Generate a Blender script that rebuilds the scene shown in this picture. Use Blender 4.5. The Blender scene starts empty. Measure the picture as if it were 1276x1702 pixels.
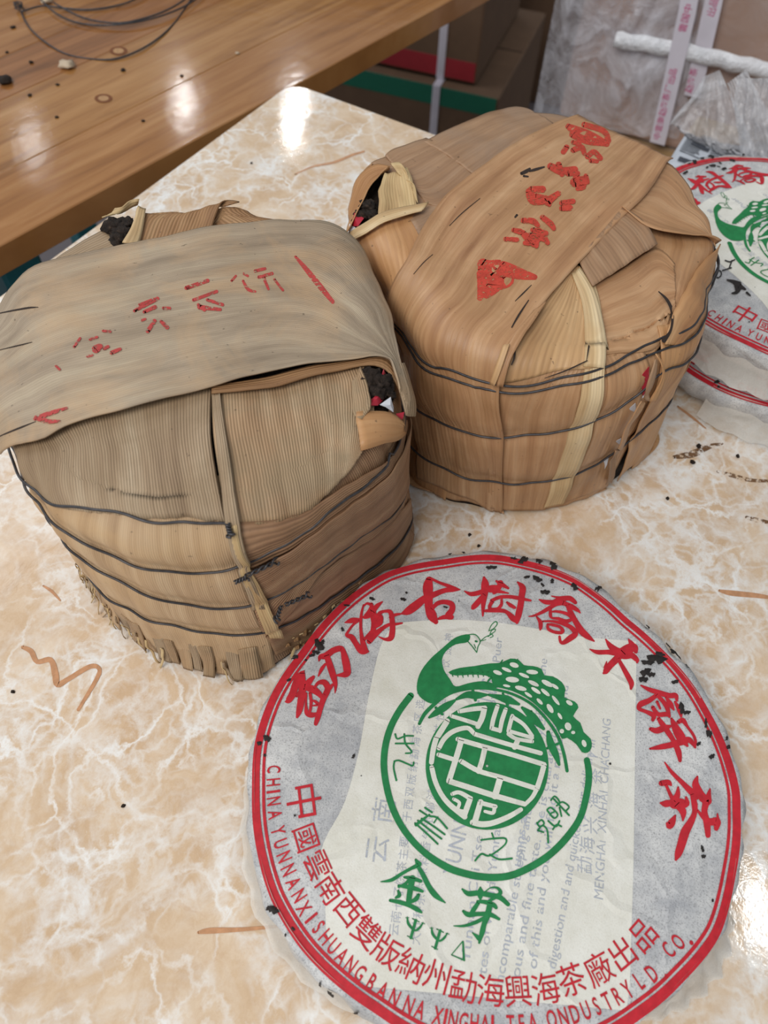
import bpy, bmesh, math, random
import numpy as np
from mathutils import Vector, Matrix, noise
from mathutils.bvhtree import BVHTree
from mathutils.geometry import tessellate_polygon
random.seed(7)
SC = bpy.context.scene
C = SC.collection
PI = math.pi

# ------------------------------------------------------------------ camera
PITCH, ROLL, FPX, CAMZ = 0.99063653, 0.04287831, 1240.0, 0.3367375
FW = Vector((0, math.cos(PITCH), -math.sin(PITCH)))
UP0 = Vector((0, math.sin(PITCH), math.cos(PITCH)))
RI0 = Vector((1, 0, 0))
RI = math.cos(ROLL) * RI0 + math.sin(ROLL) * UP0
UP = -math.sin(ROLL) * RI0 + math.cos(ROLL) * UP0
CAM = Vector((0, 0, CAMZ))
cd = bpy.data.cameras.new('camera')
cam = bpy.data.objects.new('camera', cd); C.objects.link(cam)
cd.sensor_fit = 'HORIZONTAL'; cd.sensor_width = 36; cd.lens = 36 * FPX / 1276
cd.clip_start = 0.01; cd.clip_end = 50
M = Matrix((RI, UP, -FW)).transposed().to_4x4(); M.translation = CAM
cam.matrix_world = M
cd.dof.use_dof = True; cd.dof.focus_distance = 0.33; cd.dof.aperture_fstop = 16
SC.camera = cam

# ------------------------------------------------------------------ light
SC.view_settings.view_transform = 'Standard'
SC.view_settings.look = 'None'
SC.view_settings.exposure = 0.1
SC.view_settings.gamma = 1.0
SC.view_settings.use_curve_mapping = False
W = bpy.data.worlds.new('world'); SC.world = W; W.use_nodes = True
W.node_tree.nodes['Background'].inputs[0].default_value = (0.86, 0.93, 1.0, 1)
W.node_tree.nodes['Background'].inputs[1].default_value = 0.36

def area(name, loc, target, sx, sy, power, col=(1, 1, 1)):
    l = bpy.data.lights.new(name, 'AREA'); l.shape = 'RECTANGLE'; l.size = sx; l.size_y = sy
    l.energy = power; l.color = col
    o = bpy.data.objects.new(name, l); C.objects.link(o); o.location = loc
    o.rotation_euler = (Vector(target) - Vector(loc)).to_track_quat('-Z', 'Y').to_euler()
    return o
area('ceiling_panel', (-0.9, -0.95, 1.9), (0.0, 0.25, 0), 1.3, 1.2, 34, (1, 0.97, 0.93))
area('shopfront_window', (-1.7, 1.4, 1.6), (0, 0.3, 0), 1.5, 1.3, 15, (0.93, 0.97, 1.0))

def ray(px, py):
    px, py = float(px), float(py)
    return ((px - 638) * RI - (py - 851) * UP + FPX * FW).normalized()
def at(px, py, z=0.0):
    z = float(z)
    d = ray(px, py); t = (z - CAMZ) / d.z
    return CAM + d * t
def aty(px, py, y):
    d = ray(px, py); return CAM + d * (y / d.y)
# ceiling tubes, placed where their mirror image falls on the glossy table tops
for k, (px, py) in enumerate(((490, 190), (305, 165), (52, 235), (1262, 1515))):
    d = ray(px, py); p = at(px, py, 0); r = Vector((d.x, d.y, -d.z))
    q = p + r * (2.3 / r.z)
    area('tube_lamp', q, (q.x, q.y, 0), (0.065, 0.05, 0.045, 0.09)[k], (0.6, 0.45, 0.35, 0.22)[k], (5, 2.6, 1.1, 1.8)[k])

# ------------------------------------------------------------------ helpers
def obj(name, bm_or_mesh, mat=None, parent=None, smooth=True):
    if isinstance(bm_or_mesh, bmesh.types.BMesh):
        me = bpy.data.meshes.new(name); bm_or_mesh.to_mesh(me); bm_or_mesh.free()
    else:
        me = bm_or_mesh
    if smooth:
        me.polygons.foreach_set('use_smooth', [True] * len(me.polygons))
    o = bpy.data.objects.new(name, me); C.objects.link(o)
    if mat is not None:
        for m in (mat if isinstance(mat, (list, tuple)) else [mat]): me.materials.append(m)
    if parent is not None: o.parent = parent
    return o
def pyd(name, v, f, mat=None, parent=None, smooth=True):
    me = bpy.data.meshes.new(name); me.from_pydata([tuple(p) for p in v], [], f)
    return obj(name, me, mat, parent, smooth)
def thing(name, label, cat, group=None, loc=(0, 0, 0), rz=0):
    o = bpy.data.objects.new(name, None); C.objects.link(o); o.location = loc
    o.rotation_euler = (0, 0, rz); o.empty_display_size = 0.02
    return tag(o, label, cat, group)
def tag(o, label, cat, group=None):
    o['label'] = label; o['category'] = cat
    if group: o['group'] = group
    return o
def struct(o): o['kind'] = 'structure'; return o

def box_bm(sx, sy, sz, bevel=0.0, seg=2, off=(0, 0, 0)):
    bm = bmesh.new(); bmesh.ops.create_cube(bm, size=1)
    for v in bm.verts:
        v.co = Vector((v.co.x * sx + off[0], v.co.y * sy + off[1], v.co.z * sz + off[2]))
    if bevel: bmesh.ops.bevel(bm, geom=bm.edges[:], offset=bevel, segments=seg, affect='EDGES', profile=0.5)
    return bm
def tube_bm(pts, rad, n=8, closed=False, bm=None):
    bm = bm or bmesh.new(); pts = [Vector(p) for p in pts]; N = len(pts)
    rs = rad if isinstance(rad, (list, tuple)) else [rad] * N
    rings = []; up = Vector((0, 0, 1)); prev = None
    for i, p in enumerate(pts):
        a = pts[(i - 1) % N] if closed or i > 0 else p
        b = pts[(i + 1) % N] if closed or i < N - 1 else p
        t = (b - a).normalized()
        if prev is None:
            s = t.cross(up)
            if s.length < 1e-4: s = t.cross(Vector((1, 0, 0)))
        else:
            s = prev - t * prev.dot(t)
        s.normalize(); prev = s; w = t.cross(s)
        rings.append([bm.verts.new(p + (s * math.cos(k * 2 * PI / n) + w * math.sin(k * 2 * PI / n)) * rs[i]) for k in range(n)])
    for i in range(N if closed else N - 1):
        A, B = rings[i], rings[(i + 1) % N]
        for k in range(n):
            bm.faces.new((A[k], A[(k + 1) % n], B[(k + 1) % n], B[k]))
    if not closed:
        bm.faces.new(rings[0][::-1]); bm.faces.new(rings[-1])
    return bm
def smooth_path(pts, k=6, closed=False):
    """Catmull-Rom through tuples of any length"""
    P = [np.array(p, float) for p in pts]; n = len(P); out = []
    if n < 3 and not closed:
        return [P[0] + (P[1] - P[0]) * i / k for i in range(k + 1)]
    for i in range(n if closed else n - 1):
        if closed: a, b, c, d = P[i - 1], P[i], P[(i + 1) % n], P[(i + 2) % n]
        else: a, b, c, d = P[max(i - 1, 0)], P[i], P[i + 1], P[min(i + 2, n - 1)]
        for j in range(k):
            t = j / k
            out.append(0.5 * ((2 * b) + (-a + c) * t + (2 * a - 5 * b + 4 * c - d) * t * t + (-a + 3 * b - 3 * c + d) * t ** 3))
    if not closed: out.append(P[-1])
    return out
def resample(pts, n):
    P = np.array(pts, float); d = np.r_[0, np.cumsum(np.linalg.norm(np.diff(P[:, :2], axis=0), axis=1))]
    t = np.linspace(0, d[-1], n)
    return np.stack([np.interp(t, d, P[:, k]) for k in range(P.shape[1])], 1)

# ------------------------------------------------------------------ materials
def srgb(r, g, b):
    f = lambda c: (c / 255 / 12.92) if c / 255 <= 0.04045 else ((c / 255 + 0.055) / 1.055) ** 2.4
    return (f(r), f(g), f(b), 1)
class MT:
    def __init__(s, name, rough=0.6, spec=0.5):
        s.m = bpy.data.materials.new(name); s.m.use_nodes = True; s.t = s.m.node_tree
        s.b = s.t.nodes['Principled BSDF']; s.b.inputs['Roughness'].default_value = rough
        s.b.inputs['Specular IOR Level'].default_value = spec
    def n(s, typ, **kw):
        nd = s.t.nodes.new(typ)
        for k, v in kw.items():
            if hasattr(nd, k) and not k[0].isupper(): setattr(nd, k, v)
            else: nd.inputs[k.replace('_', ' ')].default_value = v
        return nd
    def l(s, a, b): s.t.links.new(a, b)
    def coord(s, kind='Object', scale=(1, 1, 1), rot=(0, 0, 0)):
        tc = s.n('ShaderNodeTexCoord'); mp = s.n('ShaderNodeMapping')
        mp.inputs['Scale'].default_value = scale; mp.inputs['Rotation'].default_value = rot
        s.l(tc.outputs[kind], mp.inputs[0]); return mp.outputs[0]
    def noise(s, vec, scale, detail=4, rough=0.55, dist=0.0):
        nd = s.n('ShaderNodeTexNoise'); nd.inputs['Scale'].default_value = scale
        nd.inputs['Detail'].default_value = detail; nd.inputs['Roughness'].default_value = rough
        nd.inputs['Distortion'].default_value = dist
        if vec is not None: s.l(vec, nd.inputs['Vector'])
        return nd.outputs['Fac'], nd.outputs['Color']
    def ramp(s, fac, stops, interp='LINEAR'):
        nd = s.n('ShaderNodeValToRGB'); cr = nd.color_ramp; cr.interpolation = interp
        while len(cr.elements) < len(stops): cr.elements.new(0.5)
        for e, (p, c) in zip(cr.elements, stops):
            e.position = p; e.color = c if len(c) == 4 else (*c, 1)
        s.l(fac, nd.inputs[0]); return nd.outputs[0]
    def math(s, op, a, b=None, clamp=False):
        nd = s.n('ShaderNodeMath', operation=op); nd.use_clamp = clamp
        for i, x in enumerate((a, b)):
            if x is None: continue
            if isinstance(x, (int, float)): nd.inputs[i].default_value = x
            else: s.l(x, nd.inputs[i])
        return nd.outputs[0]
    def mix(s, fac, a, b, typ='MIX'):
        nd = s.n('ShaderNodeMix', data_type='RGBA', blend_type=typ)
        for i, x in ((0, fac), (6, a), (7, b)):
            if isinstance(x, (int, float)): nd.inputs[i].default_value = x
            elif isinstance(x, tuple): nd.inputs[i].default_value = x
            else: s.l(x, nd.inputs[i])
        return nd.outputs[2]
    def bump(s, h, strength=0.3, dist=0.001):
        nd = s.n('ShaderNodeBump'); nd.inputs['Strength'].default_value = strength
        nd.inputs['Distance'].default_value = dist; s.l(h, nd.inputs['Height'])
        s.l(nd.outputs[0], s.b.inputs['Normal']); return nd
    def col(s, c):
        if isinstance(c, tuple): s.b.inputs['Base Color'].default_value = c
        else: s.l(c, s.b.inputs['Base Color'])
BL = (0, 0, 0, 1); WH = (1, 1, 1, 1)

def plain(name, c, rough=0.6, metal=0, spec=0.5, var=0.12, scale=60):
    m = MT(name, rough, spec); m.b.inputs['Metallic'].default_value = metal
    f, _ = m.noise(m.coord(), scale)
    d = tuple(x * (1 - var) for x in c[:3]) + (1,); e = tuple(min(1, x * (1 + var)) for x in c[:3]) + (1,)
    m.col(m.ramp(f, [(0.3, d), (0.7, e)])); return m.m

def leaf_mat(name, base, dark, light, rib=0.0011, ribc=0.35, stain=None, stain_amt=0.5, edge=None, rough=0.55, seed=0.0):
    """dry sheath: ribs along V, fibres, blotches.  UV are metres: U across, V along"""
    m = MT(name, rough, 0.35)
    tc = m.n('ShaderNodeTexCoord'); sep = m.n('ShaderNodeSeparateXYZ'); m.l(tc.outputs['UV'], sep.inputs[0])
    ob = m.coord('Object')
    U, V = sep.outputs[0], sep.outputs[1]
    cmb = m.n('ShaderNodeCombineXYZ'); m.l(m.math('MULTIPLY', U, 900), cmb.inputs[0]); m.l(m.math('MULTIPLY', V, 25), cmb.inputs[1])
    cmb.inputs[2].default_value = seed
    fib, _ = m.noise(cmb.outputs[0], 1.0, 3, 0.6)
    cm2 = m.n('ShaderNodeCombineXYZ'); m.l(m.math('MULTIPLY', U, 120), cm2.inputs[0]); m.l(m.math('MULTIPLY', V, 9), cm2.inputs[1])
    cm2.inputs[2].default_value = seed + 3
    band, _ = m.noise(cm2.outputs[0], 1.0, 4, 0.6)
    wob, _ = m.noise(ob, 25, 2)
    ph = m.math('ADD', m.math('MULTIPLY', U, 2 * PI / rib), m.math('MULTIPLY', wob, 4.0))
    ribs = m.math('ADD', m.math('MULTIPLY', m.math('SINE', ph), 0.5), 0.5)
    c = m.ramp(band, [(0.25, dark), (0.5, base), (0.75, light)])
    c = m.mix(m.math('MULTIPLY', m.math('SUBTRACT', fib, 0.45, True), 1.1, True), c, dark)
    c = m.mix(m.math('MULTIPLY', m.math('POWER', ribs, 2.0), ribc), c, tuple(x * 0.45 for x in dark[:3]) + (1,))
    big, _ = m.noise(ob, 22, 5, 0.65, 0.6)
    if stain:
        c = m.mix(m.math('MULTIPLY', m.ramp(big, [(0.45, BL), (0.62, WH)]), stain_amt), c, stain)
    b2, _ = m.noise(m.coord('Object', (1, 1, 1), (0.4, 0.3, 0)), 13, 4, 0.6)
    c = m.mix(0.55, c, m.ramp(b2, [(0.3, (0.42, 0.38, 0.35, 1)), (0.6, (0.62, 0.6, 0.58, 1)), (0.8, (0.74, 0.70, 0.62, 1))]), 'SOFT_LIGHT')
    sp, _ = m.noise(ob, 420, 2, 0.5)
    c = m.mix(m.math('MULTIPLY', m.ramp(sp, [(0.72, BL), (0.76, WH)]), 0.5), c, (0.04, 0.025, 0.015, 1))
    m.col(c)
    h = m.math('ADD', m.math('MULTIPLY', ribs, -0.7 if ribc > 0.2 else -0.25), m.math('MULTIPLY', fib, 0.6))
    h = m.math('ADD', h, m.math('MULTIPLY', b2, 1.2))
    m.bump(h, 0.55, 0.0006)
    m.m.use_backface_culling = False
    return m.m
GREY = dict(base=srgb(148, 128, 104), dark=srgb(106, 88, 68), light=srgb(178, 160, 136))
LM = {}
LM['grey_band'] = leaf_mat('weathered_grey_leaf', srgb(166, 148, 126), srgb(130, 114, 96), srgb(192, 176, 150), 0.0009, 0.14, srgb(194, 160, 122), 0.5)
LM['tan_rib'] = leaf_mat('ribbed_tan_leaf', srgb(182, 150, 116), srgb(138, 106, 74), srgb(210, 184, 150), 0.00105, 0.5, srgb(140, 126, 100), 0.5, seed=4)
LM['tan_side'] = leaf_mat('pale_tan_leaf', srgb(188, 158, 124), srgb(150, 120, 90), srgb(210, 184, 150), 0.0010, 0.16, srgb(196, 160, 116), 0.4, seed=5)
LM['brown_rib'] = leaf_mat('ribbed_brown_leaf', srgb(162, 126, 96), srgb(114, 82, 58), srgb(192, 158, 124), 0.00115, 0.45, srgb(120, 88, 60), 0.45, seed=9)
LM['grey_rib'] = leaf_mat('ribbed_grey_leaf', srgb(172, 148, 120), srgb(130, 106, 82), srgb(198, 178, 150), 0.00105, 0.4, srgb(134, 112, 84), 0.4, seed=14)
LM['back_brown'] = leaf_mat('ribbed_mid_brown_leaf', srgb(162, 122, 84), srgb(122, 86, 56), srgb(184, 148, 108), 0.0017, 0.3, srgb(140, 108, 76), 0.3, seed=19)
LM['smooth'] = leaf_mat('smooth_tan_leaf', srgb(182, 140, 102), srgb(140, 98, 66), srgb(206, 168, 130), 0.003, 0.04, srgb(160, 122, 84), 0.45, seed=23, rough=0.42)
LM['smooth_grey'] = leaf_mat('smooth_grey_brown_leaf', srgb(162, 128, 98), srgb(128, 98, 74), srgb(182, 152, 124), 0.0022, 0.05, srgb(144, 122, 104), 0.5, seed=29, rough=0.5)
LM['orange'] = leaf_mat('warm_tan_leaf', srgb(186, 140, 96), srgb(146, 100, 64), srgb(208, 166, 122), 0.0026, 0.05, srgb(170, 126, 82), 0.3, seed=33, rough=0.42)
LM['cream'] = leaf_mat('pale_cream_leaf', srgb(214, 188, 146), srgb(182, 148, 106), srgb(232, 210, 172), 0.0016, 0.16, srgb(190, 150, 100), 0.3, seed=37, rough=0.45)
LM['stripe'] = leaf_mat('tan_striped_leaf', srgb(198, 160, 116), srgb(156, 116, 78), srgb(218, 186, 146), 0.0019, 0.2, srgb(180, 140, 98), 0.35, seed=51, rough=0.45)
LM['straw'] = leaf_mat('straw_fibre', srgb(205, 178, 132), srgb(160, 124, 84), srgb(226, 206, 164), 0.0014, 0.2, None, 0, seed=41)

def tea_mat():
    m = MT('compressed_tea_leaf', 0.75, 0.3); ob = m.coord('Object')
    f, _ = m.noise(ob, 260, 5, 0.7, 1.5)
    m.col(m.ramp(f, [(0.3, srgb(22, 16, 13)), (0.55, srgb(52, 40, 32)), (0.75, srgb(92, 74, 58))]))
    m.bump(f, 1.0, 0.002); return m.m
TEA = tea_mat()
WIRE = plain('dark_steel_wire', srgb(72, 70, 72), 0.45, 0.6, var=0.35, scale=300)
HOLE = plain('dark_tea_fleck', srgb(30, 23, 20), 0.7, var=0.5, scale=700)
SHADE = plain('split_gap_shade', srgb(44, 30, 22), 0.8)  # flat dark colour painted in for the shade inside leaf splits and lid seams

def ink_mat(name, c, wear=0.0, wscale=900, stretch=(1, 1, 1), rough=0.6):
    m = MT(name, rough, 0.3); ob = m.coord('Object', stretch)
    f, _ = m.noise(ob, 300, 4, 0.6)
    m.col(m.ramp(f, [(0.25, tuple(x * 0.78 for x in c[:3])), (0.75, tuple(min(1, x * 1.18) for x in c[:3]))]))
    if wear > 0:
        g, _ = m.noise(ob, wscale, 4, 0.7)
        a = m.ramp(g, [(max(0, wear - 0.05), BL), (wear + 0.05, WH)])
        m.l(a, m.b.inputs['Alpha'])
    return m.m
RED = ink_mat('red_printing_ink', srgb(190, 36, 48))
GREEN = ink_mat('green_printing_ink', srgb(34, 124, 70))
SRED = ink_mat('worn_red_stamp_ink', srgb(190, 66, 50), 0.41, 700)
SRED2 = ink_mat('faded_red_stamp_ink', srgb(180, 66, 62), 0.43, 600)
BLUEINK = ink_mat('faint_blue_leaflet_ink', srgb(178, 182, 190), 0.42, 700)
BLACKINK = ink_mat('black_marker_ink', srgb(34, 32, 32))
VEIN = ink_mat('brown_vein_print', srgb(196, 146, 108), 0.30, 160, rough=0.2)

def paper_mat(name, lo, hi, speck, fibre=1.0, alpha=1.0, sp=0.5):
    m = MT(name, 0.5, 0.4); ob = m.coord('Object')
    f, _ = m.noise(ob, 60, 6, 0.7)
    g, _ = m.noise(ob, 1500, 3, 0.7)
    h, _ = m.noise(ob, 22, 3, 0.6, 0.4)
    c = m.ramp(f, [(0.32, lo), (0.68, hi)])
    c = m.mix(m.math('MULTIPLY', m.ramp(g, [(0.5, BL), (0.7, WH)]), sp), c, speck)
    vv = m.n('ShaderNodeTexVoronoi', feature='DISTANCE_TO_EDGE'); vv.inputs['Scale'].default_value = 26
    nc = m.noise(ob, 18, 3, 0.6)[1]; mm = m.n('ShaderNodeVectorMath', operation='SCALE'); m.l(nc, mm.inputs[0]); mm.inputs[3].default_value = 0.07
    aa = m.n('ShaderNodeVectorMath', operation='ADD'); m.l(ob, aa.inputs[0]); m.l(mm.outputs[0], aa.inputs[1]); m.l(aa.outputs[0], vv.inputs['Vector'])
    cre = m.ramp(vv.outputs['Distance'], [(0.0, WH), (0.09, BL)])
    c = m.mix(0.5, c, m.ramp(h, [(0.3, (0.44, 0.44, 0.44, 1)), (0.7, (0.6, 0.6, 0.6, 1))]), 'OVERLAY')
    m.col(c); m.bump(m.math('ADD', m.math('MULTIPLY', h, 3.0), m.math('ADD', m.math('MULTIPLY', g, 0.4), m.math('MULTIPLY', cre, 1.2))), 0.5, 0.0008)
    if alpha < 1: m.b.inputs['Alpha'].default_value = alpha
    return m.m
PAPER = paper_mat('grey_tissue_wrapper', srgb(164, 165, 168), srgb(214, 213, 210), srgb(120, 118, 120), sp=0.8)
LEAFLET = paper_mat('cream_leaflet_under_tissue', srgb(214, 211, 198), srgb(230, 228, 219), srgb(192, 184, 166), sp=0.35)
MEDAL = paper_mat('cream_unprinted_line', srgb(214, 214, 200), srgb(224, 224, 212), srgb(190, 190, 176), sp=0.2)
SHEER = paper_mat('sheer_tissue_edge', srgb(214, 208, 198), srgb(236, 232, 224), srgb(196, 190, 180), alpha=0.62)

def marble_mat():
    m = MT('tan_marble_laminate', 0.14, 0.5)
    ob = m.coord('Object')
    _, wc = m.noise(ob, 16, 3, 0.6)
    sub = m.n('ShaderNodeVectorMath', operation='SUBTRACT'); m.l(wc, sub.inputs[0]); sub.inputs[1].default_value = (0.5, 0.5, 0.5)
    sc = m.n('ShaderNodeVectorMath', operation='SCALE'); m.l(sub.outputs[0], sc.inputs[0]); sc.inputs[3].default_value = 0.06
    ad = m.n('ShaderNodeVectorMath', operation='ADD'); m.l(ob, ad.inputs[0]); m.l(sc.outputs[0], ad.inputs[1])
    def veins(scale, wlo, whi, src):
        v = m.n('ShaderNodeTexVoronoi', feature='DISTANCE_TO_EDGE'); v.inputs['Scale'].default_value = scale
        m.l(src, v.inputs['Vector']); return m.ramp(v.outputs['Distance'], [(wlo, WH), (whi, BL)])
    _, wc2 = m.noise(ob, 75, 4, 0.7)
    sb2 = m.n('ShaderNodeVectorMath', operation='SUBTRACT'); m.l(wc2, sb2.inputs[0]); sb2.inputs[1].default_value = (0.5, 0.5, 0.5)
    sc2 = m.n('ShaderNodeVectorMath', operation='SCALE'); m.l(sb2.outputs[0], sc2.inputs[0]); sc2.inputs[3].default_value = 0.016
    ad2 = m.n('ShaderNodeVectorMath', operation='ADD'); m.l(ad.outputs[0], ad2.inputs[0]); m.l(sc2.outputs[0], ad2.inputs[1]); ad = ad2
    brk = m.ramp(m.noise(ob, 34, 4, 0.65)[0], [(0.40, BL), (0.60, WH)])
    cloud, _ = m.noise(ob, 11, 5, 0.65, 0.8)
    fine, _ = m.noise(ob, 70, 5, 0.7, 0.5)
    tone, _ = m.noise(ad.outputs[0], 30, 6, 0.7)
    c = m.ramp(tone, [(0.3, srgb(200, 168, 134)), (0.5, srgb(214, 186, 154)), (0.72, srgb(230, 210, 186))])
    cl = m.ramp(cloud, [(0.42, BL), (0.66, WH)])
    # veins: net denser and wider inside the cloudy white areas
    v1 = veins(32, 0.0, 0.06, ad.outputs[0]); v2 = veins(80, 0.0, 0.16, ad.outputs[0]); v3 = m.math('MULTIPLY', veins(13, 0.0, 0.02, ad.outputs[0]), brk)
    c = m.mix(m.math('MULTIPLY', v1, m.math('ADD', m.math('MULTIPLY', cl, 0.7), m.math('MULTIPLY', brk, 0.45))), c, srgb(242, 240, 236))
    c = m.mix(m.math('MULTIPLY', v2, m.math('MULTIPLY', cl, 0.75)), c, srgb(240, 240, 238))
    c = m.mix(m.math('MULTIPLY', v3, 0.85), c, srgb(244, 242, 238))
    wp = m.math('MULTIPLY', cl, m.ramp(fine, [(0.44, BL), (0.62, WH)]))
    c = m.mix(m.math('MULTIPLY', wp, 0.85), c, srgb(240, 241, 240))
    d, _ = m.noise(ob, 48, 6, 0.75, 1.0)
    c = m.mix(m.math('MULTIPLY', m.ramp(d, [(0.62, BL), (0.72, WH)]), 0.3), c, srgb(190, 146, 108))
    dirt, _ = m.noise(ob, 380, 3, 0.6)
    c = m.mix(m.math('MULTIPLY', m.ramp(dirt, [(0.77, BL), (0.79, WH)]), 0.7), c, srgb(70, 52, 40))
    m.col(c)
    r, _ = m.noise(ob, 90, 4, 0.7)
    m.l(m.ramp(r, [(0.3, (0.05, 0.05, 0.05, 1)), (0.8, (0.13, 0.13, 0.13, 1))]), m.b.inputs['Roughness'])
    m.bump(m.math('ADD', m.math('MULTIPLY', r, 0.5), m.math('MULTIPLY', fine, 0.3)), 0.25, 0.0006)
    return m.m
MARBLE = marble_mat()

def wood_mat(name, a, b, c_, seed):
    m = MT(name, 0.11, 0.5); ob = m.coord('Object', (1, 1, 1))
    mp = m.n('ShaderNodeMapping'); mp.inputs['Scale'].default_value = (5, 60, 5); mp.inputs['Location'].default_value = (seed, seed * 2, 0)
    m.l(ob, mp.inputs[0])
    f, _ = m.noise(mp.outputs[0], 1.2, 5, 0.6, 0.6)
    mp2 = m.n('ShaderNodeMapping'); mp2.inputs['Scale'].default_value = (12, 420, 12); mp2.inputs['Location'].default_value = (seed, 0, 0)
    m.l(ob, mp2.inputs[0]); g, _ = m.noise(mp2.outputs[0], 1.0, 3, 0.6)
    c = m.ramp(f, [(0.28, a), (0.5, b), (0.72, c_)])
    c = m.mix(m.math('MULTIPLY', m.ramp(g, [(0.5, BL), (0.75, WH)]), 0.35), c, a)
    m.col(c); w, _ = m.noise(ob, 40, 3)
    m.bump(m.math('ADD', w, m.math('MULTIPLY', g, 0.1)), 0.3, 0.0006)
    return m.m
WOODS = [wood_mat('varnished_pine', srgb(124, 80, 42), srgb(158, 108, 60), srgb(178, 130, 82), 1),
         wood_mat('varnished_dark_pine', srgb(112, 72, 38), srgb(146, 96, 54), srgb(166, 116, 70), 5),
         wood_mat('varnished_light_pine', srgb(132, 88, 48), srgb(166, 118, 68), srgb(184, 138, 88), 9)]
CARD = plain('brown_cardboard', srgb(150, 118, 92), 0.75, var=0.06, scale=30)
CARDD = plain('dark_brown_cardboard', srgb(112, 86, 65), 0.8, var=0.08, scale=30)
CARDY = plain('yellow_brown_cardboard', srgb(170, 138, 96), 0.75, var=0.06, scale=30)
CARDG = plain('green_printed_band', srgb(22, 110, 84), 0.6, var=0.05)
CARDR = plain('red_printed_band', srgb(168, 40, 50), 0.6, var=0.05)
STRAP = plain('white_packing_strap', srgb(222, 216, 226), 0.4, var=0.04)
PINK = ink_mat('pink_strap_ink', srgb(206, 84, 138), 0.40, 500)
TEAL = plain('teal_painted_steel', srgb(40, 128, 138), 0.4, 0.1)
STEEL = plain('grey_painted_steel', srgb(120, 120, 122), 0.4, 0.5)

def film_mat(name, col, alpha_lo, alpha_hi, rough=0.18, scale=22):
    m = MT(name, rough, 0.7); ob = m.coord('Object', (1, 1, 1)); f, _ = m.noise(ob, scale, 5, 0.65, 1.2)
    m.col(col); m.l(m.ramp(f, [(0.35, (alpha_lo,) * 3), (0.7, (alpha_hi,) * 3)]), m.b.inputs['Alpha'])
    m.bump(f, 0.7, 0.01); return m.m
FILM = film_mat('clear_stretch_film', (0.95, 0.95, 1.0, 1), 0.0, 0.13)
FILMD = film_mat('milky_stretch_film', (0.86, 0.86, 0.94, 1), 0.2, 0.7)
BAG = film_mat('clear_plastic_bag', (0.66, 0.66, 0.69, 1), 0.4, 0.85, 0.22, 16)
TAPE = film_mat('shiny_clear_tape', (0.95, 0.96, 1.0, 1), 0.85, 1.0, 0.2, 60)
# ------------------------------------------------------------------ setting
fl = bmesh.new(); bmesh.ops.create_grid(fl, x_segments=1, y_segments=1, size=5.5)
o = struct(obj('floor', fl, plain('grey_mauve_floor', srgb(112, 104, 106), 0.6, var=0.1, scale=9), smooth=False)); o.location = (0, 1.5, -0.75)
wb = box_bm(9, 0.1, 3.2); o = struct(obj('wall_back', wb, plain('dim_grey_wall', srgb(92, 84, 80), 0.8, var=0.05, scale=4), smooth=False)); o.location = (0, 6.6, 0.85)

# ------------------------------------------------------------------ marble table
P1, P2 = at(455, 159), at(170, 367.5); Q1, Q2 = at(540, 157), at(705, 217)
d1 = (P2 - P1).normalized(); d2 = (Q2 - Q1).normalized()
den = d1.x * d2.y - d1.y * d2.x
tt = ((Q1.x - P1.x) * d2.y - (Q1.y - P1.y) * d2.x) / den
KC = P1 + d1 * tt
d2 = Vector((-d1.y, d1.x, 0)) * (1 if (-d1.y * d2.x + d1.x * d2.y) > 0 else -1)
def rect_corner(a, b, r=0.016, n=8):
    LX, LY = a, b; c = []
    for (x, y, a0) in ((r, r, PI), (LX - r, r, 1.5 * PI), (LX - r, LY - r, 0), (r, LY - r, 0.5 * PI)):
        for k in range(n + 1):
            t = a0 + k * PI / 2 / n; c.append((x + r * math.cos(t), y + r * math.sin(t)))
    return c
def slab(c, z0, z1, bev=0.0015):
    bm = bmesh.new(); vs = [bm.verts.new((x, y, z0)) for x, y in c]; f = bm.faces.new(vs)
    e = bmesh.ops.extrude_face_region(bm, geom=[f]); tv = [g for g in e['geom'] if isinstance(g, bmesh.types.BMVert)]
    for v in tv: v.co.z = z1
    bmesh.ops.recalc_face_normals(bm, faces=bm.faces)
    te = [e2 for e2 in bm.edges if all(abs(v.co.z - z1) < 1e-6 for v in e2.verts)]
    if bev: bmesh.ops.bevel(bm, geom=te, offset=bev, segments=2, affect='EDGES')
    return bm
mt = thing('marble_table', 'tan and white marble-patterned table with rounded corner, under the tea', 'table',
           loc=(KC.x, KC.y, -0.75), rz=math.atan2(d1.y, d1.x))
flip = 1 if (Vector((-d1.y, d1.x, 0)).dot(d2) > 0) else -1
TL, TW = 1.2, 0.8
cc = rect_corner(TL, TW); cc = [(x, y * flip) for x, y in cc]
if flip < 0: cc = cc[::-1]
# the laminate's pattern uses object space of the child, whose origin is the table corner
obj('tabletop', slab(cc, 0.747, 0.750, 0.0008), MARBLE, mt, smooth=False)
cin = [(0.001 + x * (TL - 0.002) / TL, (0.001 + abs(y) * (TW - 0.002) / TW) * flip) for x, y in cc]
obj('edge_band', slab(cin, 0.728, 0.7468, 0), plain('pale_table_edge', srgb(196, 186, 172), 0.35), mt, smooth=False)
for x, y in ((0.1, 0.1), (TL - 0.1, 0.1), (TL - 0.1, TW - 0.1), (0.1, TW - 0.1)):
    obj('leg', tube_bm([(x, y * flip, 0), (x, y * flip, 0.728)], 0.014, 12), STEEL, mt)
MTI = (Matrix.Translation((KC.x, KC.y, -0.75)) @ Matrix.Rotation(math.atan2(d1.y, d1.x), 4, 'Z')).inverted()

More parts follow.
